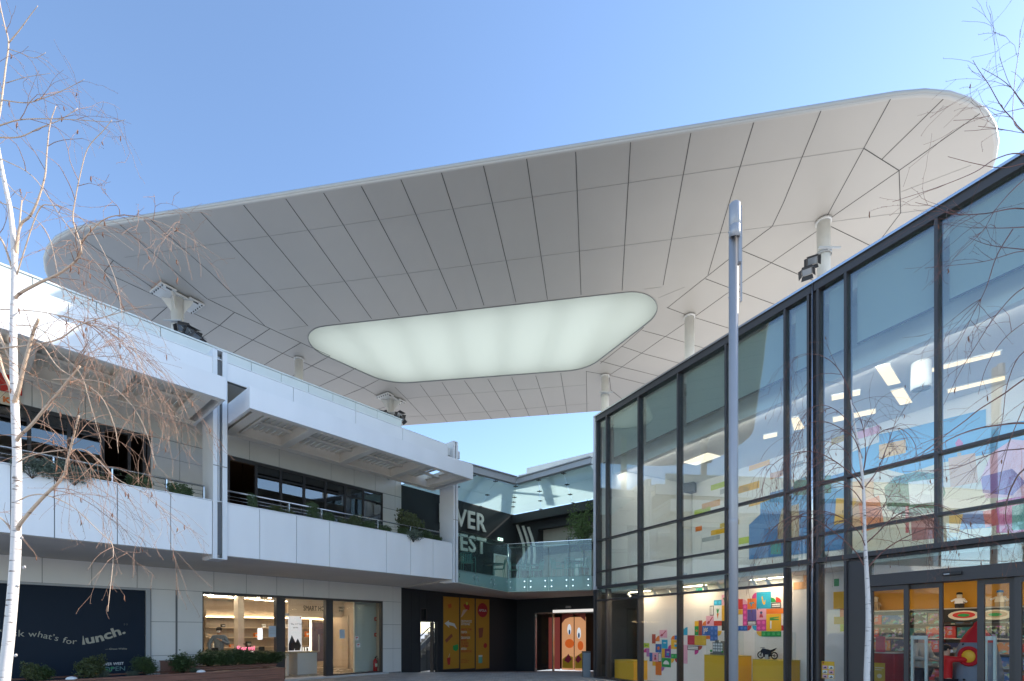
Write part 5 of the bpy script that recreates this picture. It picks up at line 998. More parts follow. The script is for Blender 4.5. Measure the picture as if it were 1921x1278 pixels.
for i, (p0, p1) in enumerate(bpx):
    x0, x1 = SF(p0), SF(p1); w_ = x1-x0; t = LF.thing('orange_banner', lbl[i], 'banner', x0, -.03, 0, group='three tall orange banners')
    gz = ground_z(LF.w(x0, 0).y); z0, z1 = gz+.12, 3.11; MB().box(0, w_, 0, .028, z0, z1).build('panel', ORG, t); b = MB(); b.box(-.03, 0, -.01, .028, z0-.03, z1+.02).box(w_, w_+.02, -.01, .028, z0-.03, z1+.02).box(0, w_, -.01, .028, z0-.03, z0); b.build('frame', M_FRAME, t)
    H_ = z1-z0; Z = lambda v: z1-H_*v
    X = lambda u: w_*u
    if i == 0:
        MB().wallpoly([(X(.08), Z(.37)), (X(.36), Z(.325)), (X(.34), Z(.35)), (X(.7), Z(.37)), (X(.86), Z(.45)), (X(.62), Z(.405)), (X(.34), Z(.395)), (X(.38), Z(.43))], -.004, -.001).build('arrow_print', sym, t)
        MB().wallpoly([(X(.25), Z(.08)), (X(.3), Z(.11)), (X(.5), Z(.09)), (X(.52), Z(.15)), (X(.32), Z(.16))], -.004, -.001).build('fries_print', flat('banner orange', (.5, .1, .02)), t)
        o = MB().bar((X(.15), -.003, Z(.62)), (X(.55), -.003, Z(.53)), .003, .14).build('skewer_print', br_, t); o = MB().wallpoly([(X(.6), Z(.68)), (X(.92), Z(.66)), (X(.95), Z(.73)), (X(.8), Z(.76)), (X(.62), Z(.74))], -.004, -.001).build('leaf_print', PM['green'], t)
        MB().wallpoly([(X(.22), Z(.85)), (X(.45), Z(.84)), (X(.42), Z(.94)), (X(.28), Z(.945))], -.004, -.001).build('cup_print', rd_, t); MB().bar((X(.33), -.003, Z(.84)), (X(.4), -.003, Z(.79)), .003, .015).build('straw_print', sym, t)
    if i == 1:
        MB().wallpoly([(X(.2), Z(.1)), (X(.5), Z(.06)), (X(.66), Z(.12)), (X(.6), Z(.17)), (X(.4), Z(.17))], -.004, -.001).build('wrap_print', rd_, t); MB().wallpoly([(X(.2), Z(.17)), (X(.5), Z(.16)), (X(.15), Z(.26)), (X(.02), Z(.28))], -.005, -.0045).build('paper_print', flat('banner pale', (.6, .4, .3)), t); MB().disc((X(.45), -.006, Z(.08)), .07, n=10, th=.001).build('leaf_print', PM['lime'], t)
        for k, (tx, c) in enumerate([('ΠΕΘΥΜΗΣΕΣ', sym), ('ΣΟΥΒΛΑΚΙ;', sym), ('', sym), ('ΑΝΟΙΞΕ ΤΗΝ', rd_), ('ΠΟΡΤΑ', sym), ('ΑΝΕΒΑ ΤΗ', rd_), ('ΣΚΑΛΑ ΚΑΙ', sym), ('ΦΤΑΣΕ', rd_), ('ΣΕ ΑΛΛΟ', rd_), ('ΕΠΙΠΕΔΟ', rd_), ('APOLA', sym), ('ΑΠΟΛΑΥΣΗΣ.', rd_)]):
            if tx: put_text('lettering', tx, .135, X(.05), -.004, Z(.345+k*.0385), c, t, .001, bold=.002, sx=.78)
        for k in range(3): put_text('small_lettering', ('Ανέβα στον', 'πρώτο όροφο του', 'River West Open')[k], .06, X(.05), -.004, Z(.87+k*.022), rd_, t, .001)
    if i == 2:
        MB().disc((X(.5), -.004, Z(.16)), w_*.37, n=28, th=.003).build('badge_print', flat('badge red', (.36, .02, .03)), t); put_text('lettering', 'APOLA', .155, X(.5), -.007, Z(.18), sym, t, .001, 'CENTER', bold=.004)
        MB().wallpoly([(X(.2), Z(.42)), (X(.56), Z(.41)), (X(.48), Z(.55)), (X(.24), Z(.56))], -.004, -.001).build('cup_print', br_, t); MB().disc((X(.7), -.004, Z(.67)), .12, n=12, th=.003).build('apple_print', rd_, t); MB().box(X(.2), X(.48), -.004, -.001, Z(.92), Z(.81)).build('mug_print', flat('banner teal', (.15, .4, .3)), t); MB().box(X(.2), X(.48), -.005, -.0045, Z(.83), Z(.805)).build('foam_print', sym, t)
# raised letters RIVER WEST
LETM = mat('raised white letters', (.70, .70, .66), .5)
LT = LF.thing('river_west_letters', 'raised pale letters RIVER over WEST mounted on the dark upper wall', 'lettering', SF(820), 0, 0); lo_ = SF(820)
def letters(txt, px0, px1, py0, py1):
    """fit text between picture columns and rows at its right end"""
    me = textmesh(txt, 1, .03, bold=.02, space=1.1); x1_ = max(v.co.x for v in me.vertices); x0_ = min(v.co.x for v in me.vertices); h_ = max(v.co.y for v in me.vertices); bpy.data.meshes.remove(me)
    a, c = SF(px0)-lo_, SF(px1)-lo_; zb, zt = LF.z(px1, py1), LF.z(px1, py0); kk = (c-a)/(x1_-x0_); kz = (zt-zb)/h_
    put_text('letters', txt, 1, a, -.09, zb, LETM, LT, .03, bold=.02, deform=lambda u, v: ((u-x0_)*kk, v*kz), space=1.1)
letters('RIVER', 822, 909, 967, 998); letters('WEST', 822, 909, 1011, 1040)
for i, pts in enumerate([[(971, 985), (978, 1005), (983, 1022), (984, 1040), (981, 1062)], [(982, 987), (989, 1008), (993, 1024), (994, 1042), (991, 1064)], [(992, 989), (999, 1010), (1003, 1026), (1004, 1044), (1002, 1066)]]):
    q = []
    for px, py in pts: q.append((bx(px)-bx(970), -.06, BF.z(px, py)))
    if i == 0: CS = BF.thing('curved_stripes', 'three long curved raised white stripes on the dark upper wall', 'wall relief', bx(970), 0, 0)
    sm = []
    for a, c in zip(q, q[1:]): sm += [tuple(a[j]+(c[j]-a[j])*u/4 for j in range(3)) for u in range(4)]
    sm.append(q[-1]); b = MB()
    for a, c in zip(sm, sm[1:]): b.bar(a, c, .05, .13, up=(0, 1, 0)) if False else b.add([(a[0]-.07, a[1], a[2]), (a[0]+.07, a[1], a[2]), (c[0]+.07, c[1], c[2]), (c[0]-.07, c[1], c[2]), (a[0]-.07, a[1]+.05, a[2]), (a[0]+.07, a[1]+.05, a[2]), (c[0]+.07, c[1]+.05, c[2]), (c[0]-.07, c[1]+.05, c[2])], [(0, 3, 2, 1), (4, 5, 6, 7), (0, 4, 7, 3), (1, 2, 6, 5)])
    b.build('stripe', LETM, CS)
t = LF.thing('exit_sign', 'small lit emergency exit sign on the dark terrace wall', 'exit sign', SF(938), -.05, LF.z(940, 1015)); MB().box(-.16, .16, 0, .05, 0, .13).build('case', emis('pale exit glow', (.45, .7, .6), .9), t); MB().box(-.13, -.06, -.004, 0, .03, .1).box(.02, .1, -.004, 0, .05, .08).build('pictogram', PM['green'], t)
DW = LF.thing('terrace_door', 'white lit doorway panel in the dark terrace wall', 'door', SF(926), -.02, 3.75); dw_ = SF(952)-SF(926)
b = MB(); b.box(0, .07, -.02, .02, 0, 1.5).box(dw_-.07, dw_, -.02, .02, 0, 1.5).box(0, dw_, -.02, .02, 1.5, 1.57); b.build('frame', PM['white'], DW); MB().box(.07, dw_-.07, -.005, .012, 0, 1.5).build('leaf', emis('lit frosted door', (.5, .5, .45), .06), DW)
# ------------------------------------------------------------ entrance on the rear wall
gzr = -.36
EN = BF.thing('shop_entrance', 'dark glass entrance with cartoon printed poster panels under the terrace', 'entrance', e0, 0, gzr); ew = 4.2
zt2 = BF.z(1060, 1148)-gzr
b = MB(); b.box(0, ew, -.02, .1, zt2-.08, zt2); b.box(.0, .06, -.02, .1, 0, zt2-.08); b.box(1.05, 1.11, -.02, .1, 0, zt2-.08); b.build('frame', M_STEEL, EN)
MB().box(.06, 1.05, .04, .05, 0, zt2-.08).build('side_pane', M_GD, EN); MB().box(1.11, ew, .3, .31, 0, zt2-.08).build('door_pane', glass('clear door glass', (.9, .9, .9), .3, base=0.), EN) if False else None
b = MB(); b.box(-.3, 8, 2.4, 2.5, 0, 3.2); b.box(-.3, 8, .2, 2.4, zt2+.0, zt2+.1); b.box(-.4, -.3, .2, 2.5, 0, 3.2); b.build('lobby', M_DIN, EN, 'dark lobby behind the entrance')
MB().box(1.1, ew, -.04, .3, zt2-.03, zt2+.1).build('light_gap', emis('lobby light', (.9, .85, .8), .3), EN)
PB = BF.thing('cartoon_poster', 'tall poster panels printed with a big cartoon face in yellow dungarees', 'poster', bx(1032), .9, gzr); pb0 = BF.s(1032, .9); ph = zt2-.22
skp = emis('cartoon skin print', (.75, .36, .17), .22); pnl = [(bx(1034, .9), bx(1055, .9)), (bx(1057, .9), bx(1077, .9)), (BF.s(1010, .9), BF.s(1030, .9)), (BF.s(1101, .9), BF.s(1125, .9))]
for i, (a, c) in enumerate(pnl): MB().box(a-pb0, c-pb0, 0, .03, .1, ph).build('panel', skp if i != 2 else emis('dark red print', (.3, .06, .05), .15), PB)
def pd(px, py, r_, rz_, m, dy=0, nm='print_shape'): return MB().disc((BF.s(px, .9)-pb0, -.004-dy, BF.z(px, py, .9)-gzr), r_, rz=rz_, n=24, th=.003).build(nm, m, PB)
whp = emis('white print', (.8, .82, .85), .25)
pd(1047.5, 1181, .11, .26, whp, .0, 'eye_print'); pd(1065, 1188, .11, .27, whp, .0, 'eye_print'); pd(1048, 1186, .05, .12, PM['deep'], .004, 'iris_print'); pd(1065, 1192, .05, .13, PM['deep'], .004, 'iris_print')
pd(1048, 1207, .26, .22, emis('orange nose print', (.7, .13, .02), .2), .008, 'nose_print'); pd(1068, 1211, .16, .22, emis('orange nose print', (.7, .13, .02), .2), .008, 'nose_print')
def pp(pts, m, dy=0): return MB().wallpoly([(BF.s(x, .9)-pb0, BF.z(x, y, .9)-gzr) for x, y in pts], -.005-dy, -.001-dy).build('print_shape', m, PB)
pp([(1035, 1252), (1035, 1236), (1045, 1228), (1054, 1232), (1054, 1253)], PM['yellow']); pp([(1058, 1253), (1058, 1232), (1070, 1224), (1076, 1228), (1076, 1253)], PM['yellow']); pp([(1038, 1238), (1046, 1226), (1052, 1236), (1046, 1243)], PM['crimson'], .006); pp([(1058, 1238), (1064, 1228), (1070, 1236), (1064, 1243)], PM['crimson'], .006)
pp([(1034, 1150), (1055, 1150), (1055, 1156), (1040, 1162), (1034, 1170)], PM['brownred'], .004); pp([(1057, 1150), (1077, 1150), (1077, 1166), (1066, 1156), (1057, 1154)], PM['brownred'], .004)
t = thing('grey_bin', 'plain grey square bin by the corner of the glass store', 'bin', (*((BF.w(0, 0, 0)*0).to_2d()), 0)); t.location = (ray(1102)*17.4, 17.6, 0)
bevel(MB().box(-.14, .12, -.14, .14, 0, .86).build('body', mat('grey bin paint', (.16, .18, .2), .5), t), .01); MB().box(-.15, .13, -.15, .15, .861, .9).build('lid', M_FRAME, t)
t = BF.thing('door_sensor', 'small white motion sensor above the rear entrance', 'sensor', bx(1067), -.06, BF.z(1067, 1139)); bevel(MB().box(-.14, .14, 0, .06, -.05, .05).build('case', flat('sensor grey', (.3, .3, .3)), t), .01)
MB().lathe([(0, .0), (.03, .0), (.03, -.02)], (0, .0, -.05), 10).build('lens', M_BLACK, t)
t = RF.thing('door_sensor', 'black motion sensor bar on the frame above the sliding doors', 'sensor', RS(1772), -.09, 2.56); bevel(MB().box(0, .26, 0, .05, 0, .055).build('case', M_BLACK, t), .008); MB().box(.02, .1, -.003, 0, .015, .035).build('lens', M_GALV, t)
# ------------------------------------------------------------ terrace furniture
GRN = mat('sage green metal', (.12, .3, .25), .4, noise=.05); 
def chair():
    t = thing('terrace_chair', 'sage green metal armchair', 'chair', (0, 0, 0), 0, 'sage green metal terrace chairs')
    b = MB()
    for i in range(7): b.box(-.2+i*.058, -.16+i*.058, -.2, .2, .43, .445)
    b.build('seat', GRN, t); b = MB()
    for i in range(6): b.bar((-.17+i*.068, .2, .46), (-.17+i*.068, .27, .82), .03, .01, up=(0, 1, 0))
    b.tube([(-.22, .2, .44), (-.22, .27, .84), (-.14, .28, .88), (.14, .28, .88), (.22, .27, .84), (.22, .2, .44)], .012, 6); b.build('backrest', GRN, t)
    for sg in (-1, 1):
        MB().tube([(sg*.24, -.22, 0), (sg*.23, -.2, .62), (sg*.235, -.14, .65), (sg*.235, .22, .66)], .012, 6).build('leg', GRN, t); MB().tube([(sg*.22, .24, 0), (sg*.21, .2, .44), (sg*.22, .24, .66)], .012, 6).build('leg', GRN, t)
    return t
ch = chair()
def ter(px, Y): return Vector((ray(px)*Y, Y, 3.755))
for i, (px, Y, rz, lb) in enumerate([(965, 20.9, 70, 'beside the balustrade corner post, facing right'), (985, 20.8, 0, 'front middle of the left table group, seen from behind'), (1006, 20.9, -70, 'at the right of the left table group'), (1048, 20.4, 60, 'left of the dark table in front of the pale shutter'), (1072, 20.1, 10, 'directly in front of the dark table'), (1092, 20.0, -40, 'nearest the glass store'), (936, 20.6, -80, 'left of the balustrade corner post'), (878, 18.7, 20, 'behind the first balustrade pane')]):
    o = ch if i == 0 else copy_tree(ch); o.location = ter(px, Y); o.rotation_euler = (0, 0, R(rz)); o['label'] = 'sage green metal armchair '+lb
def table(px, Y, label, r_=.45):
    t = thing('terrace_table', label, 'table', ter(px, Y), 0, 'round dark terrace tables'); MB().lathe([(0, .72), (r_, .72), (r_, .745), (0, .745)], n=24).build('top', M_FRAME, t); MB().tube([(0, 0, .02), (0, 0, .72)], .03, 8).build('pedestal', M_FRAME, t); MB().lathe([(0, .0), (.24, .0), (.22, .02), (0, .03)], n=16).build('base', M_FRAME, t)
table(985, 21.5, 'dark table inside the left chair group'); table(1075, 20.7, 'dark table in front of the pale shutter', .5); table(925, 21.3, 'dark table left of the corner post')
t = thing('terrace_post_lamp', 'dark slim post with a flat pale lamp head on the terrace', 'lamp', ter(1067, 20.9)); MB().tube([(0, 0, 0), (0, 0, 1.85)], .035, 8).build('post', M_FRAME, t); MB().box(0, .55, -.06, .06, 1.76, 1.81).build('lamp_head', M_WSTEEL, t)

# more of the phone shop: pillar, rear shelving, devices on the counter, people-sized clutter
b = MB(); b.box(LF.s(447, 2.4), LF.s(458, 2.4), 2.4, 2.8, .04, 2.9); b.build('pillar', mat('pale pillar', (.66, .58, .48), .6), LB)
t = LF.thing('shelf_unit', 'pale rear shelf unit with small product boxes at the back left of the phone shop', 'shelf', LF.s(392, 5.2), 5.2, .04); sw = 4.6
for z in (.9, 1.3, 1.7, 2.1): MB().box(0, sw, 0, .35, z, z+.03).build('shelf', mat('pale wood top', (.6, .48, .34)), t)
MB().box(0, sw, .36, .4, .5, 2.4).build('back_panel', mat('grey beige board', (.42, .36, .29), .6), t); MB().box(0, sw, .3, .34, 2.13, 2.16).build('light_line', emis('warm strip', (1, .72, .42), 8), t)
rb = random.Random(8)
for i in range(14):
    z = rb.choice((.93, 1.33, 1.73)); x = .15+i*.31; w_ = rb.uniform(.12, .22); h_ = rb.uniform(.1, .26)
    q = LF.thing('product_box', '%s product box, %s from the left on the rear shelving of the phone shop' % (rb.choice(('white', 'orange', 'dark')), ordn[i]), 'box', LF.s(392, 5.2)+x, 5.22, z+.041, group='small boxes on the rear shelving')
    c = {'w': 'white', 'o': 'orange', 'd': 'black'}[q['label'][0]]; MB().box(0, w_, 0, .15, 0, h_).build('carton', PM[c], q); MB().box(.02, w_-.02, -.002, -.0005, h_*.3, h_*.7).build('front_print', PM['grey'], q)
for i in range(4):
    q = LF.thing('tablet', 'small tablet on a stand on the phone shop counter, %s from the left' % ordn[i], 'tablet', LF.s(385, 2.1)+.3+i*.75, 2.1, .892, group='tablets on the counter'); MB().box(-.1, .1, .03, .045, .02, .17).build('screen', M_BLACK, q); MB().box(-.04, .04, 0, .09, 0, .015).build('stand', M_STEEL, q)
t = LF.thing('wall_monitor', 'small bright price screen on the beige wall behind the scooter', 'screen', LF.s(484, 3.3), 3.3, 1.3); MB().box(0, .16, 0, .03, 0, .42).build('screen', emis('white screen', (.85, .9, 1), .6), t)
# ------------------------------------------------------------ lamp pole
Yp = 7.2
t = thing('lamp_pole', 'tall slim grey steel lamp pole with a cylinder head in front of the glass store', 'lamp pole', (ray(1376)*Yp, Yp, 0))
polem = mat('satin grey pole paint', (.38, .38, .40), .36, metal=.2, noise=.04, nscale=3); zt_ = EYE+(HY-404)*Yp/FP
b = MB(); b.tube([(0, 0, 0), (0, 0, zt_)], .064, 24); b.build('pole', polem, t); MB().lathe([(.13, 0), (.13, .02), (.07, .05), (.064, .3)], n=20).build('base_plate', polem, t)
zh0, zh1 = EYE+(HY-452)*Yp/FP, EYE+(HY-394)*Yp/FP; L = []
n = 24; hx, hy, hr = -.028, -.1, .075
def ringz(r_, f): return [(hx+r_*math.cos(2*math.pi*k/n), hy+r_*math.sin(2*math.pi*k/n), f(math.sin(2*math.pi*k/n))) for k in range(n)]
rings = [ringz(hr*.8, lambda s_: zh0+.03), ringz(hr*.8, lambda s_: zh0-.02+s_*.03), ringz(hr, lambda s_: zh0-.02+s_*.03), ringz(hr, lambda s_: zh0+.12), ringz(hr*.97, lambda s_: zh0+.122), ringz(hr*.97, lambda s_: zh0+.135), ringz(hr, lambda s_: zh0+.137), ringz(hr*1.02, lambda s_: zh1-.01), ringz(hr*.9, lambda s_: zh1), ringz(.001, lambda s_: zh1)]
h = MB().add([v for r_ in rings for v in r_], [(i*n+k, i*n+(k+1) % n, (i+1)*n+(k+1) % n, (i+1)*n+k) for i in range(len(rings)-1) for k in range(n)], 0, True).build('lamp_head', polem, t)
MB().lathe([(0, 0), (.058, 0)], (hx, hy, zh0+.02), 20).build('lens', M_BLACK, h)
b = MB(); b.box(.03, .07, -.11, -.03, zt_-.75, zt_+.05).box(.07, .085, -.09, -.05, zt_-1.3, zt_-.2); b.build('bracket', polem, t); MB().lathe([(.0655, -.03), (.0675, -.02), (.0675, .02), (.0655, .03)], (0, 0, 3.2), 24).build('seam_ring', polem, t); b = MB()
for z in (zt_-.25, zt_-1.2, zt_-1.05): b.tube([(-.08, 0, z), (.09, 0, z)], .008, 6)
b.build('bolt', M_GALV, t)
# ------------------------------------------------------------ floodlights on the canopy columns
def flood():
    t = thing('floodlight', 'black floodlight with barn doors', 'floodlight', (0, 0, 0), 0, 'floodlights strapped to the canopy columns')
    m = flat('dark grey casting', (.05, .05, .055), .45, noise=.1)
    bevel(MB().box(-.17, .17, -.07, .09, -.13, .13).build('housing', m, t), .015); MB().box(-.15, .15, -.078, -.071, -.11, .11).build('front_glass', flat('lamp glass', (.25, .28, .32), .08), t)
    for pts in ([(-.17, -.08, .135), (.17, -.08, .135), (.2, -.24, .22), (-.2, -.24, .22)], [(-.17, -.08, -.135), (.17, -.08, -.135), (.2, -.24, -.22), (-.2, -.24, -.22)], [(-.175, -.08, -.13), (-.175, -.08, .13), (-.27, -.22, .16), (-.27, -.22, -.16)], [(.175, -.08, -.13), (.175, -.08, .13), (.27, -.22, .16), (.27, -.22, -.16)]):
        MB().add(pts+[(x, y+.008, z+.001) for x, y, z in pts], [(0,1,2,3),(7,6,5,4),(0,4,5,1),(1,5,6,2),(2,6,7,3),(3,7,4,0)]).build('barn_door', m, t)
    b = MB(); b.bar((-.19, 0, 0), (-.19, .16, .0), .03, .012); b.bar((.19, 0, 0), (.19, .16, 0), .03, .012); b.bar((-.19, .16, 0), (.19, .16, 0), .012, .03); b.bar((0, .16, 0), (0, .34, 0), .03, .03); b.build('yoke', M_GALV, t)
    b = MB()
    for k in range(5): b.box(-.14+k*.065, -.12+k*.065, .09, .12, -.11, .11)
    b.build('cooling_fins', m, t); return t
fp = flood(); fi = 0
for px, py, Y, rx, rz, sc_, lb in [(345, 614, 16.55, 60, 25, 1., 'dark floodlight low on the nearest left canopy column, left one of three'), (356, 622, 16.5, 40, 60, 1., 'dark floodlight low on the nearest left column, the middle one of three'), (366, 630, 16.4, 55, 80, .9, 'dark floodlight low on the nearest left column, right one'),
    (722, 777, 23.8, 30, -60, 1., 'floodlight left of the rear bolted column'), (747, 780, 23.9, 20, 60, 1., 'floodlight right of the rear bolted column, the nearer one'), (753, 786, 23.8, 60, 70, .8, 'small floodlight right of the rear bolted column, lowest one'),
    (1524, 488, 13.3, 50, -30, .72, 'upper of two floodlights on the tall column above the glass store'), (1514, 508, 13.3, 60, -35, .72, 'lower of two floodlights on the tall column above the glass store'),
    (1119, 751, 26.0, 20, -60, 1.05, 'floodlight left of the farthest right column'), (1150, 745, 26.0, 30, 60, 1.05, 'floodlight right of the farthest right column')]:
    o = fp if fi == 0 else copy_tree(fp); fi += 1; o.location = (ray(px)*Y, Y, EYE+(HY-py)*Y/FP); o.rotation_euler = (R(rx), 0, R(rz)); o.scale = (sc_,)*3; o['label'] = lb
for P, zc, lb in ((P4, EYE+(HY-478)*P4.y/FP, 'steel strap and arm holding floodlights on the tall right column'), (P6, EYE+(HY-741)*P6.y/FP, 'steel strap and crossbar holding floodlights on the farthest right column'), (P3, EYE+(HY-778)*P3.y/FP, 'steel strap and crossbar holding floodlights on the rear left column'), (P1, EYE+(HY-610)*P1.y/FP, 'steel strap around the nearest left column')):
    t = thing('column_clamp', lb, 'clamp', (P.x, P.y, zc)); n = 20; MB().lathe([(.195, -.04), (.2, -.04), (.2, .04), (.195, .04)], n=20).build('strap', M_GALV, t); MB().bar((-.3, -.26, 0), (.3, -.26, 0), .04, .04).build('crossbar', M_GALV, t)
    MB().bar((0, -.19, 0), (0, -.26, 0), .05, .05).build('stub', M_GALV, t)
# ------------------------------------------------------------ planters
yfp = -2.3; pl0, pl1 = LF.s(-260, yfp), LF.s(534, yfp)
PL = LF.thing('wooden_planter', 'long low dark hardwood planter box below the sign board', 'planter', pl0, yfp); PLW = pl1-pl0
b = MB()
for k in range(4): b.box(0, PLW, 0, .035, k*.137+.004, k*.137+.133); b.box(PLW-.035, PLW, .036, 1.2, k*.137+.004, k*.137+.133)
b.box(-.01, PLW+.02, -.02, .14, .551, .585); b.box(-.01, PLW+.02, 1.08, 1.2, .551, .585); b.box(PLW-.14, PLW+.02, .141, 1.079, .551, .585)
b.build('planks', M_WOOD, PL); MB().box(.01, PLW-.04, .04, 1.16, .0, .5).build('soil', M_SOIL, PL)
x0 = LF.s(319, -1.0); x1 = LF.s(364, -1.0)
t = LF.thing('wooden_planter', 'raised dark hardwood planter block behind the long planter, near the wall joint', 'planter', x0, -1.0); MB().box(0, x1-x0, 0, .9, 0, .5).box(-.02, x1-x0+.02, -.02, .92, .501, .53).box(0, x1-x0, 0, .9, .531, .78).box(-.02, x1-x0+.02, -.02, .92, .781, .81).build('planks', M_WOOD, t)
t = LF.thing('wooden_planter', 'second hardwood planter in front of the phone shop window, filled with dense shrubs', 'planter', x1+.05, -1.0); w2 = LF.s(521, -1.0)-x1-.1; MB().box(0, w2, 0, .8, 0, .6).box(-.02, w2+.02, -.02, .82, .601, .63).build('planks', M_WOOD, t)
def leafball(rx, ry, rz, nl, ls, seed, m, name_stem=True, up=.5):
    r_ = random.Random(seed); b = MB(); s_ = MB()
    lobes = [(r_.uniform(-.5, .5)*rx, r_.uniform(-.5, .5)*ry, r_.uniform(.35, .9)*rz, r_.uniform(.35, .65)) for _ in range(9)]
    for k in range(14):
        a = r_.uniform(0, 6.28); e = r_.uniform(.3, 1); tip = Vector((math.cos(a)*rx*e*.85, math.sin(a)*ry*e*.85, rz*r_.uniform(.5, 1.08))); s_.tube([(0, 0, 0), tip*.5+Vector((0, 0, .05)), tip], [.008, .006, .003], 4)
        for q in range(nl//28):
            c = tip*r_.uniform(.45, 1.0)+Vector((r_.gauss(0, .05), r_.gauss(0, .05), r_.gauss(0, .05)))
            leaf(b, c, ls*r_.uniform(.6, 1.2), r_)
    for _ in range(nl//2):
        l = r_.choice(lobes); d = Vector((r_.gauss(0, 1), r_.gauss(0, 1), r_.gauss(0, 1))).normalized()*r_.uniform(.5, 1.0)*l[3]
        c = Vector((l[0]+d.x*rx, l[1]+d.y*ry, l[2]+d.z*rz*.7))
        if c.z < .02: c.z = .02+r_.random()*.05
        leaf(b, c, ls*r_.uniform(.6, 1.2), r_)
    return b, s_
def leaf(b, c, s_, r_):
    d = Vector((r_.gauss(0, 1), r_.gauss(0, 1), r_.gauss(.5, .8))).normalized(); u = d.cross(Vector((r_.random(), r_.random(), .3))).normalized()*s_*.28; n_ = d.cross(u).normalized()*s_*.12
    b.add([c, c+d*s_*.5+u+n_, c+d*s_, c+d*s_*.5-u+n_], [(0, 1, 2), (0, 2, 3)])
SHP = []
for i, (m, nl, ls) in enumerate(((M_LEAF, 2600, .085), (M_LEAF2, 2300, .08), (M_LEAF, 3200, .075), (M_LEAF3, 1600, .07))):
    b, s_ = leafball(.5, .5, .8, nl, ls, 11+i, m); SHP.append((b, s_, m))
def shrub(fr, px, y, z, w_, h_, kind, label, group, name='shrub'):
    b, s_, m = SHP[kind]; t = fr.thing(name, label, 'shrub', fr.s(px, y), y, z, rz=px*.7, group=group)
    key = 'shr%d' % kind
    if key not in bpy.data.meshes:
        o = b.build('foliage', m); o.data.name = key; o2 = s_.build('stem', M_SOIL); o2.data.name = key+'s'; o.parent = t; o2.parent = t
    else:
        for nm, kk in (('foliage', key), ('stem', key+'s')): o = bpy.data.objects.new(nm, bpy.data.meshes[kk]); COL.objects.link(o); o.parent = t
    t.scale = (w_*1.05, w_*1.05, h_/.85); return t
gp = 'evergreen shrubs in the hardwood planters'
yb_ = -1.75
for px, w_, h_, k, lb in [(60, .6, .5, 1, 'small shrub in the planter just right of the birch trunk'), (84, .5, .4, 0, 'low shrub between the birch trunk and the round bush'), (172, .85, .62, 1, 'round bush under the words of the sign board'), (272, .8, .52, 2, 'bush with pale trailing leaves at the right edge of the sign board'), (344, .85, .6, 0, 'bush in front of the raised planter block'), (196, .4, .25, 3, 'low grey green trailing plant beside the logo lettering'), (250, .45, .18, 3, 'flat trailing plant at the foot of the sign board corner'), (365, .4, .18, 3, 'flat trailing plant on the planter rim near the white dome')]:
    shrub(LF, px, yb_, .5, w_*.72, h_*.9, k, lb, gp)
for px, w_, h_, k, lb in [(392, .8, .66, 0, 'dense shrub at the left end of the phone shop window'), (418, .8, .62, 2, 'dense shrub second from the left before the phone shop'), (440, .8, .66, 2, 'dense shrub in the middle before the phone shop'), (462, .8, .5, 0, 'dense shrub below the scooter'), (487, .9, .58, 2, 'dense shrub second from the right before the phone shop'), (510, .7, .56, 0, 'last dense shrub before the dark shop door post')]:
    shrub(LF, px, -.6, .58, w_*1.1, h_*.72, k, lb, gp)
for px, lb in ((134, 'small white dome light on the planter rim below the sign'), (377, 'small white dome light on the planter rim near the raised block')):
    t = LF.thing('dome_light', lb, 'light', LF.s(px, yfp+.08), yfp+.08, .586); MB().lathe([(.1, 0), (.095, .02), (.07, .045), (0, .06)], n=16).build('dome', PM['white'], t)
gb = 'shrubs growing along the upstairs balcony'
by = YF+.3
for px, w_, h_, k, lb in [(262, .55, .5, 0, 'balcony bush left of the wall pier'), (337, .6, .45, 0, 'balcony bush in front of the grey wall pier'), (190, .4, .35, 1, 'small balcony plant behind the birch twigs'), (472, .28, .55, 0, 'thin dark plant by the first railing post right of the steel column'), (515, .45, .42, 1, 'olive balcony shrub before the sliding windows'), (545, .35, .35, 1, 'low balcony shrub beside the second railing post'), (588, .42, .62, 2, 'green upright balcony bush in the middle'), (615, .42, .45, 0, 'dark balcony bush right of the middle bush'), (643, .35, .4, 1, 'reddish brown low balcony plant'), (665, .5, .55, 1, 'balcony bush with autumn leaves'), (692, .5, .45, 0, 'dark balcony bush near the end of the windows'), (722, .45, .4, 0, 'small dark balcony bush left of the light green bush'), (758, .5, .42, 0, 'dark bush at the foot of the light green bush'), (800, .5, .5, 0, 'balcony bush beside the second steel column'), (820, .4, .4, 0, 'last small balcony bush at the steel column')]:
    shrub(LF, px, by, 4.45, w_, h_, k, lb, gb)
shrub(LF, 768, by+.4, 4.45, 1.0, 1.15, 1, 'large light green balcony bush in front of the dark wall', gb)
for px, lb in ((108, 'pale trailing plant hanging over the parapet at the birch'), (60, 'pale trailing plant on the parapet left of the birch trunk'), (140, 'pale trailing plant right of the birch trunk'), (775, 'pale trailing plant hanging over the parapet below the light green bush')):
    t = shrub(LF, px, YF-.02, 4.42, .7, .38, 3, lb, gb, 'trailing_plant')
# terrace tree
b, s_ = leafball(.75, .75, 2.0, 1500, .11, 77, M_LEAF2)
p = ter(1095, 20.2); t = thing('potted_tree', 'leafy green potted tree on the terrace against the glass store', 'tree', p)
b.v = [(v[0], v[1], v[2]+1.0) for v in b.v]; b.build('crown', mat('tree leaves', (.13, .2, .06), .5, noise=.5, nscale=6), t); s_.v = [(v[0], v[1], v[2]+1.0) for v in s_.v]; s_.build('branches', M_SOIL, t); MB().tube([(0, 0, .1), (.02, 0, 1.1)], .03, 8).build('trunk', M_SOIL, t); MB().lathe([(.16, 0), (.24, .45), (.2, .45), (.0, .4)], n=16).build('pot', M_FRAME, t)
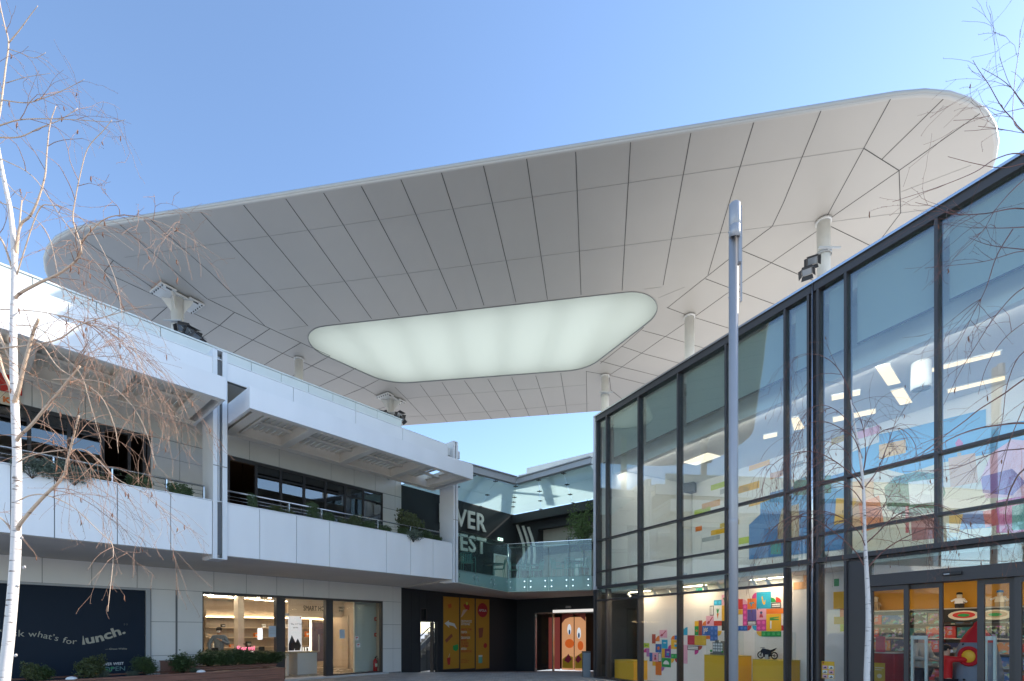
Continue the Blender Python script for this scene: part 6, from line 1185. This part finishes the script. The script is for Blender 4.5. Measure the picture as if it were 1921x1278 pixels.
# ------------------------------------------------------------ birches
def bark(name, c1, c2):
    m = bpy.data.materials.new(name); m.use_nodes = True; nt = m.node_tree; p = nt.nodes['Principled BSDF']; p.inputs['Roughness'].default_value = .6
    tc = nt.nodes.new('ShaderNodeTexCoord'); mp = nt.nodes.new('ShaderNodeMapping'); mp.inputs['Scale'].default_value = (9, 9, 42); n = nt.nodes.new('ShaderNodeTexNoise'); n.inputs['Scale'].default_value = 1.0; n.inputs['Detail'].default_value = 4
    r = nt.nodes.new('ShaderNodeValToRGB'); r.color_ramp.elements[0].position = .30; r.color_ramp.elements[0].color = (*c2, 1); r.color_ramp.elements[1].position = .40; r.color_ramp.elements[1].color = (*c1, 1)
    nt.links.new(tc.outputs['Object'], mp.inputs[0]); nt.links.new(mp.outputs[0], n.inputs[0]); nt.links.new(n.outputs[0], r.inputs[0]); nt.links.new(r.outputs[0], p.inputs['Base Color'])
    bn = nt.nodes.new('ShaderNodeBump'); bn.inputs['Strength'].default_value = .4; bn.inputs['Distance'].default_value = .01; nt.links.new(n.outputs[0], bn.inputs['Height']); nt.links.new(bn.outputs[0], p.inputs['Normal']); return m
BARK = bark('white birch bark', (.70, .64, .60), (.12, .08, .06)); BR1 = bark('tan branch bark', (.58, .42, .30), (.14, .07, .045)); BR2 = bark('red brown twig bark', (.17, .075, .06), (.05, .025, .02)); M_CAT = mat('brown catkins', (.20, .09, .05), .8, bump=.4, bscale=200)
def spline(pts, n=5):
    out = []; P = [Vector(p) for p in pts]; P = [P[0]*2-P[1]]+P+[P[-1]*2-P[-2]]
    for i in range(1, len(P)-2):
        for k in range(n):
            t_ = k/n; a, b_, c, d = P[i-1:i+3]; out.append(.5*((2*b_)+(c-a)*t_+(2*a-5*b_+4*c-d)*t_*t_+(3*b_-a-3*c+d)*t_**3))
    out.append(P[-2]); return out
class Tree:
    def __init__(s, name, label, px, Y, seed, m_trunk, m_br, loc=None):
        s.Y = Y; s.rn = random.Random(seed); s.o = Vector((ray(px)*Y, Y, 0)); s.t = thing(name, label, 'tree', s.o); s.tr = MB(); s.br = MB(); s.tw = MB(); s.cat = MB(); s.mt, s.mb = m_trunk, m_br; s.paths = []
    def P(s, px, py, dy=0): Y = s.Y+dy; return Vector((ray(px)*Y, Y, EYE+(HY-py)*Y/FP))-s.o
    def limb(s, pts, r0, r1, mb=None, dy0=0., dy1=0., n=8, keep=True, jit=.0):
        m = len(pts); q = [s.P(p[0], p[1], dy0+(dy1-dy0)*i/(m-1)) for i, p in enumerate(pts)]; q = spline(q, 5); k = len(q)
        rr = [r0+(r1-r0)*(i/(k-1))**.8 for i in range(k)]
        if jit: q = [p+Vector((s.rn.gauss(0, jit), s.rn.gauss(0, jit), s.rn.gauss(0, jit))) for p in q]
        (mb or s.br).tube(q, rr, n)
        if keep: s.paths.append((q, rr))
    def twig(s, p, d, L, r_, grav=.35, depth=0, catk=.3, wob=.12):
        n = max(4, int(L/.07)); pts = [p]; d = d.normalized(); st = L/n
        kids = []
        for i in range(n):
            d = (d+Vector((s.rn.gauss(0, wob), s.rn.gauss(0, wob), s.rn.gauss(0, wob)-grav*st*3.2))).normalized(); p = p+d*st; pts.append(p)
            if depth < 2 and s.rn.random() < (.30 if depth == 0 else .14) and i > 0: kids.append((p, d, L*(1-i/n)*s.rn.uniform(.5, .9)+.08, i))
        rr = [max(.0011, r_*(1-.75*i/n)) for i in range(n+1)]
        # buds: small swellings
        s.tw.tube(pts, rr, 4, cap=False)
        for q in pts[1:]:
            if s.rn.random() < .7: e = Vector((s.rn.gauss(0, 1), s.rn.gauss(0, 1), s.rn.gauss(.3, 1))).normalized(); s.tw.tube([q, q+e*.012], [r_*.55+.0008, .0006], 3, cap=False)
        if s.rn.random() < catk:
            q = pts[-1] if s.rn.random() < .5 else s.rn.choice(pts[1:]); l = s.rn.uniform(.025, .05); s.cat.tube([q, q+Vector((0, 0, -.008)), q+Vector((s.rn.gauss(0, .004), 0, -.012-l*.5)), q+Vector((s.rn.gauss(0, .006), 0, -.012-l))], [.001, .0045, .0055, .002], 6)
        for q, dd, l, i in kids:
            e = (dd+Vector((s.rn.gauss(0, .5), s.rn.gauss(0, .5), s.rn.gauss(0, .4)))).normalized(); s.twig(q, e, l, rr[i]*.75, grav, depth+1, catk)
    def sprout(s, cnt, L0, L1, r_, grav=.35, catk=.3, lo=.25, bias=(0, 0, 0), only=None):
        ps = s.paths if only is None else [s.paths[i] for i in only]
        ws = [sum((a-b_).length for a, b_ in zip(q, q[1:])) for q, _ in ps]
        for _ in range(cnt):
            q, rr = s.rn.choices(ps, ws)[0]; i = int(s.rn.uniform(lo, .98)*(len(q)-1)); d = (q[min(i+1, len(q)-1)]-q[i]).normalized()
            e = (d*.8+Vector((s.rn.gauss(0, .7), s.rn.gauss(0, .7), s.rn.gauss(.1, .5)))+Vector(bias)).normalized(); s.twig(q[i], e, s.rn.uniform(L0, L1)*(.65 if q is s.paths[min(5, len(s.paths)-1)][0] else 1), min(r_, rr[i]*.8), grav, 0, catk)
    def done(s):
        s.tr.build('trunk', s.mt, s.t)
        if s.br.v: s.br.build('branches', s.mb, s.t)
        s.tw.build('twigs', BR2 if s.mb is BR2 else mat('sunlit twig bark', (.30, .17, .11), .6), s.t)
        if s.cat.v: o = s.cat.build('catkins', M_CAT, s.t); o['kind'] = 'stuff'
T1_ = Tree('birch_tree', 'bare white barked birch with hanging catkins at the left edge', 8, 4.8, 21, BARK, BR1)
T1_.limb([(-4, 1420), (6, 1290), (17, 1190), (28, 1060), (31, 960), (32, 860), (28, 760), (25, 640), (27, 540), (27, 480), (20, 400), (9, 345), (0, 297), (-8, 250)], .054, .012, T1_.tr, n=16, keep=False)
for x, y, w_ in ((23, 1100, 20), (20, 1230, 18), (31, 1010, 15), (36, 1065, 16)):
    q = T1_.P(x+9, y, -.04); T1_.tr.tube([q, q+Vector((.02, -.015, .006)), q+Vector((.03, -.02, .012))], [.016, .011, .006], 6)
T1_.limb([(30, 800), (26, 762), (35, 731), (42, 699), (54, 654), (63, 621), (73, 598)], .022, .011, None, .02, -.15, 8)
T1_.limb([(31, 830), (37, 818), (59, 797), (82, 769), (106, 741), (127, 715), (150, 687)], .016, .008, None, 0, -.3)
T1_.limb([(22, 745), (18, 724), (7, 701), (-2, 668), (-20, 610)], .016, .012, None, 0, .1)
T1_.limb([(33, 995), (40, 980), (78, 936), (117, 897), (125, 870), (136, 827), (148, 780)], .019, .006, None, 0, -.5)
T1_.limb([(33, 868), (50, 858), (78, 850), (128, 844), (167, 848), (218, 897), (273, 928), (331, 977)], .008, .0015, None, 0, -.6, 6)
T1_.limb([(33, 940), (60, 929), (90, 930), (136, 951), (187, 998), (210, 1021), (212, 1053), (206, 1111), (202, 1148)], .007, .0018, None, 0, -.4, 6)
T1_.limb([(28, 560), (40, 549), (75, 530), (108, 515), (140, 492), (153, 472)], .014, .008, None, 0, -.3)
T1_.limb([(153, 476), (150, 454), (137, 413), (141, 376), (150, 330), (165, 278), (195, 244), (210, 225)], .0075, .002, None, -.3, -.5, 6)
T1_.limb([(149, 458), (188, 417), (225, 404), (278, 411), (323, 428), (387, 466)], .006, .0015, None, -.3, -.6, 6)
T1_.limb([(240, 404), (263, 409), (300, 439), (357, 479)], .003, .0012, None, -.45, -.6, 5)
T1_.limb([(28, 480), (38, 424), (56, 406), (71, 376), (84.5, 330), (88, 285), (94, 233), (105, 199)], .013, .003, None, 0, -.1, 8)
T1_.limb([(30, 500), (33, 470), (37.5, 413), (41, 376)], .010, .005, None, 0, .1)
T1_.limb([(-8, 250), (0, 210), (4, 180), (11, 124), (16, 81), (9, 49), (0, 8), (-4, -30)], .009, .004, None, 0, 0)
T1_.limb([(16, 81), (37, 56), (56, 30), (71, 11)], .0055, .002, None, 0, -.05, 6)
T1_.limb([(16, 92), (37, 99), (64, 109), (86, 99)], .004, .0018, None, 0, 0, 6)
T1_.limb([(5, 188), (49, 193), (83, 184), (124, 167), (158, 149)], .005, .0016, None, 0, -.1, 6)
T1_.limb([(-2, 236), (37, 225), (86, 223), (143, 225), (210, 229), (235, 225)], .006, .0014, None, 0, -.2, 6)
T1_.limb([(-4, 258), (37, 257), (75, 240), (113, 225), (146, 203)], .0065, .002, None, 0, .1, 6)
T1_.limb([(11, 156), (49, 145), (94, 138)], .0035, .0014, None, 0, 0, 5)
T1_.limb([(-10, 580), (75, 585), (150, 603), (208, 625), (250, 658), (313, 706)], .006, .0014, None, .1, -.5, 6)
T1_.limb([(190, 590), (240, 630), (268, 693), (283, 730)], .003, .0014, None, -.4, -.6, 5)
T1_.limb([(-10, 655), (100, 640), (150, 610), (213, 590), (283, 571)], .009, .0016, None, 0, -.4, 6)
T1_.limb([(60, 640), (80, 650), (110, 690), (150, 715), (190, 745), (215, 800), (222, 850)], .008, .0016, None, -.1, -.5, 6)
T1_.limb([(100, 712), (150, 712), (200, 720), (240, 752), (270, 800), (293, 873)], .005, .0013, None, -.3, -.6, 6)
T1_.limb([(30, 610), (60, 612), (85, 625), (105, 655), (150, 700), (170, 760), (190, 830)], .006, .0014, None, -.05, -.5, 6)
T1_.limb([(30, 520), (70, 400), (95, 385), (130, 395), (170, 430), (215, 520), (230, 600)], .006, .0014, None, 0, -.3, 6)
T1_.limb([(28, 520), (8, 460), (-10, 430)], .01, .006, None); T1_.limb([(30, 1010), (10, 980), (-15, 960)], .008, .005); T1_.limb([(26, 690), (-4, 620), (-20, 560)], .012, .008); T1_.limb([(0, 297), (60, 330), (110, 400), (160, 470), (240, 560)], .005, .0014, None, 0, -.4, 5)
T1_.limb([(0, 380), (50, 400), (90, 440), (110, 520), (130, 600)], .005, .0014, None, .1, .3, 5); T1_.limb([(0, 330), (40, 370), (100, 395), (180, 420), (250, 470)], .004, .0013, None, 0, -.2, 5)
T1_.sprout(145, .25, .75, .0036, grav=.5, catk=.09, lo=.2, bias=(.25, 0, -.1)); T1_.sprout(85, .4, 1.0, .0036, grav=.7, catk=.09, lo=.3, bias=(.3, 0, -.3), only=[1, 3, 4, 6, 19, 20]); T1_.done()
# slender birch between the pole and the entrance
T2_ = Tree('birch_tree', 'slender white birch with arching red brown twigs in front of the store entrance', 1628, 7.1, 5, BARK, BR2)
T2_.limb([(1629, 1420), (1626, 1290), (1629, 1180), (1628, 1120), (1625, 1060), (1622, 1000), (1620, 920), (1612, 846), (1605, 806), (1596, 750)], .048, .008, T2_.tr, n=14, keep=False)
T2_.limb([(1596, 750), (1590, 725), (1570, 689), (1544, 669), (1511, 664), (1488, 672)], .008, .002, None, 0, -.1, 6)
for pts, r0, dy in [([(1621, 921), (1608, 900), (1581, 876), (1557, 860), (1533, 849), (1501, 848), (1470, 858), (1440, 885), (1424, 940)], .008, -.3), ([(1620, 1060), (1607, 1038), (1584, 1014), (1560, 995), (1533, 977), (1500, 968), (1470, 976), (1430, 1010)], .009, -.3), ([(1627, 1066), (1653, 1038), (1679, 1019), (1714, 1001), (1746, 991), (1786, 993), (1826, 1006), (1852, 1017)], .009, -.4),
    ([(1624, 1020), (1645, 1001), (1666, 979), (1693, 961), (1725, 950), (1759, 949), (1786, 961), (1810, 982), (1818, 1010)], .008, -.2), ([(1622, 915), (1645, 884), (1661, 846), (1674, 809), (1683, 780)], .007, 0), ([(1619, 890), (1624, 850), (1622, 820), (1614, 785), (1595, 750)], .006, 0), ([(1621, 880), (1629, 841), (1650, 812), (1679, 803), (1701, 812), (1717, 835), (1719, 860)], .005, -.2),
    ([(1618, 860), (1600, 820), (1570, 800), (1540, 790), (1510, 800), (1490, 830)], .006, -.2), ([(1610, 830), (1590, 790), (1560, 765), (1530, 762), (1500, 790), (1480, 840)], .005, .1), ([(1625, 1030), (1612, 1000), (1585, 975), (1550, 960), (1510, 962), (1480, 985), (1460, 1020)], .006, -.4), ([(1622, 950), (1600, 920), (1570, 905), (1540, 903), (1505, 915), (1480, 945)], .006, .2),
    ([(1624, 990), (1650, 960), (1672, 925), (1690, 900)], .005, .1), ([(1620, 905), (1600, 880), (1590, 850), (1560, 830), (1530, 835), (1512, 870)], .005, -.1)]:
    T2_.limb(pts, r0*1.25, .0028, None, 0, dy, 6)
T2_.sprout(170, .3, 1.0, .0048, grav=.75, catk=.12, lo=.25, bias=(-.1, 0, -.2)); T2_.done()
# tree whose trunk stands outside the frame on the right
T3_ = Tree('birch_tree', 'bare tree outside the right edge reaching its thin dark branches into view', 2150, 4.6, 9, BARK, BR2)
T3_.limb([(2150, 1500), (2145, 1200), (2150, 900), (2140, 600), (2130, 300), (2135, 50), (2140, -150)], .06, .014, T3_.tr, n=12, keep=False)
for pts, r0 in [([(2133, 420), (2020, 330), (1921, 248), (1901, 225), (1878, 199), (1855, 159), (1835, 130), (1825, 113)], .008), ([(2132, 350), (2000, 280), (1921, 195), (1901, 169), (1878, 149), (1842, 128)], .006), ([(1921, 250), (1901, 225), (1904, 149), (1911, 100), (1914, 55)], .004), ([(1921, 200), (1895, 160), (1883, 130), (1875, 107)], .003), ([(2132, 200), (1990, 190), (1921, 203), (1868, 215), (1822, 224), (1789, 226)], .005),
    ([(2132, 300), (2000, 260), (1921, 250), (1875, 242), (1835, 237)], .004), ([(1900, 246), (1860, 242), (1830, 245), (1809, 246)], .003), ([(2140, 450), (2000, 330), (1921, 290), (1871, 297), (1829, 323), (1763, 350), (1674, 379)], .007), ([(1921, 307), (1878, 315), (1829, 307), (1778, 294)], .004), ([(2140, 520), (2020, 430), (1921, 392), (1848, 401), (1789, 402), (1756, 389), (1717, 380)], .007),
    ([(2140, 300), (2000, 280), (1921, 337), (1871, 389), (1842, 435), (1786, 488)], .006), ([(1940, 425), (1880, 428), (1825, 427)], .005), ([(1940, 470), (1861, 461), (1817, 446)], .004), ([(2140, 560), (2010, 480), (1921, 471), (1845, 491), (1735, 503)], .006), ([(2145, 700), (2020, 650), (1921, 712), (1882, 740), (1839, 767), (1810, 790), (1780, 812), (1746, 838), (1711, 860), (1674, 873)], .008),
    ([(2145, 860), (2030, 800), (1921, 794), (1879, 797), (1831, 805), (1786, 822), (1746, 846), (1706, 865)], .011), ([(2145, 950), (2020, 830), (1921, 842), (1879, 846), (1839, 860), (1799, 876), (1764, 882), (1693, 885)], .007), ([(2145, 1000), (1980, 850), (1921, 881), (1900, 910), (1889, 942), (1887, 977), (1900, 1006)], .010), ([(2140, 600), (2000, 520), (1921, 540), (1870, 590), (1830, 650), (1800, 700), (1770, 760)], .006),
    ([(2140, 640), (2010, 560), (1930, 600), (1880, 640), (1850, 690), (1835, 740)], .005), ([(1900, 430), (1870, 480), (1850, 540), (1825, 590), (1800, 640), (1765, 690)], .005), ([(2140, 750), (2000, 640), (1921, 660), (1890, 720), (1880, 790), (1860, 870)], .006), ([(2145, 820), (2030, 700), (1950, 720), (1905, 800), (1880, 880), (1868, 960)], .006)]:
    T3_.limb(pts, r0*(.75 if pts[-1][1] < 250 else 1.15), .0016, None, 0, T3_.rn.uniform(-.4, .5), 6)
T3_.sprout(90, .2, .6, .0028, grav=.3, catk=.05, lo=.45, bias=(-.35, 0, -.1)); T3_.done()
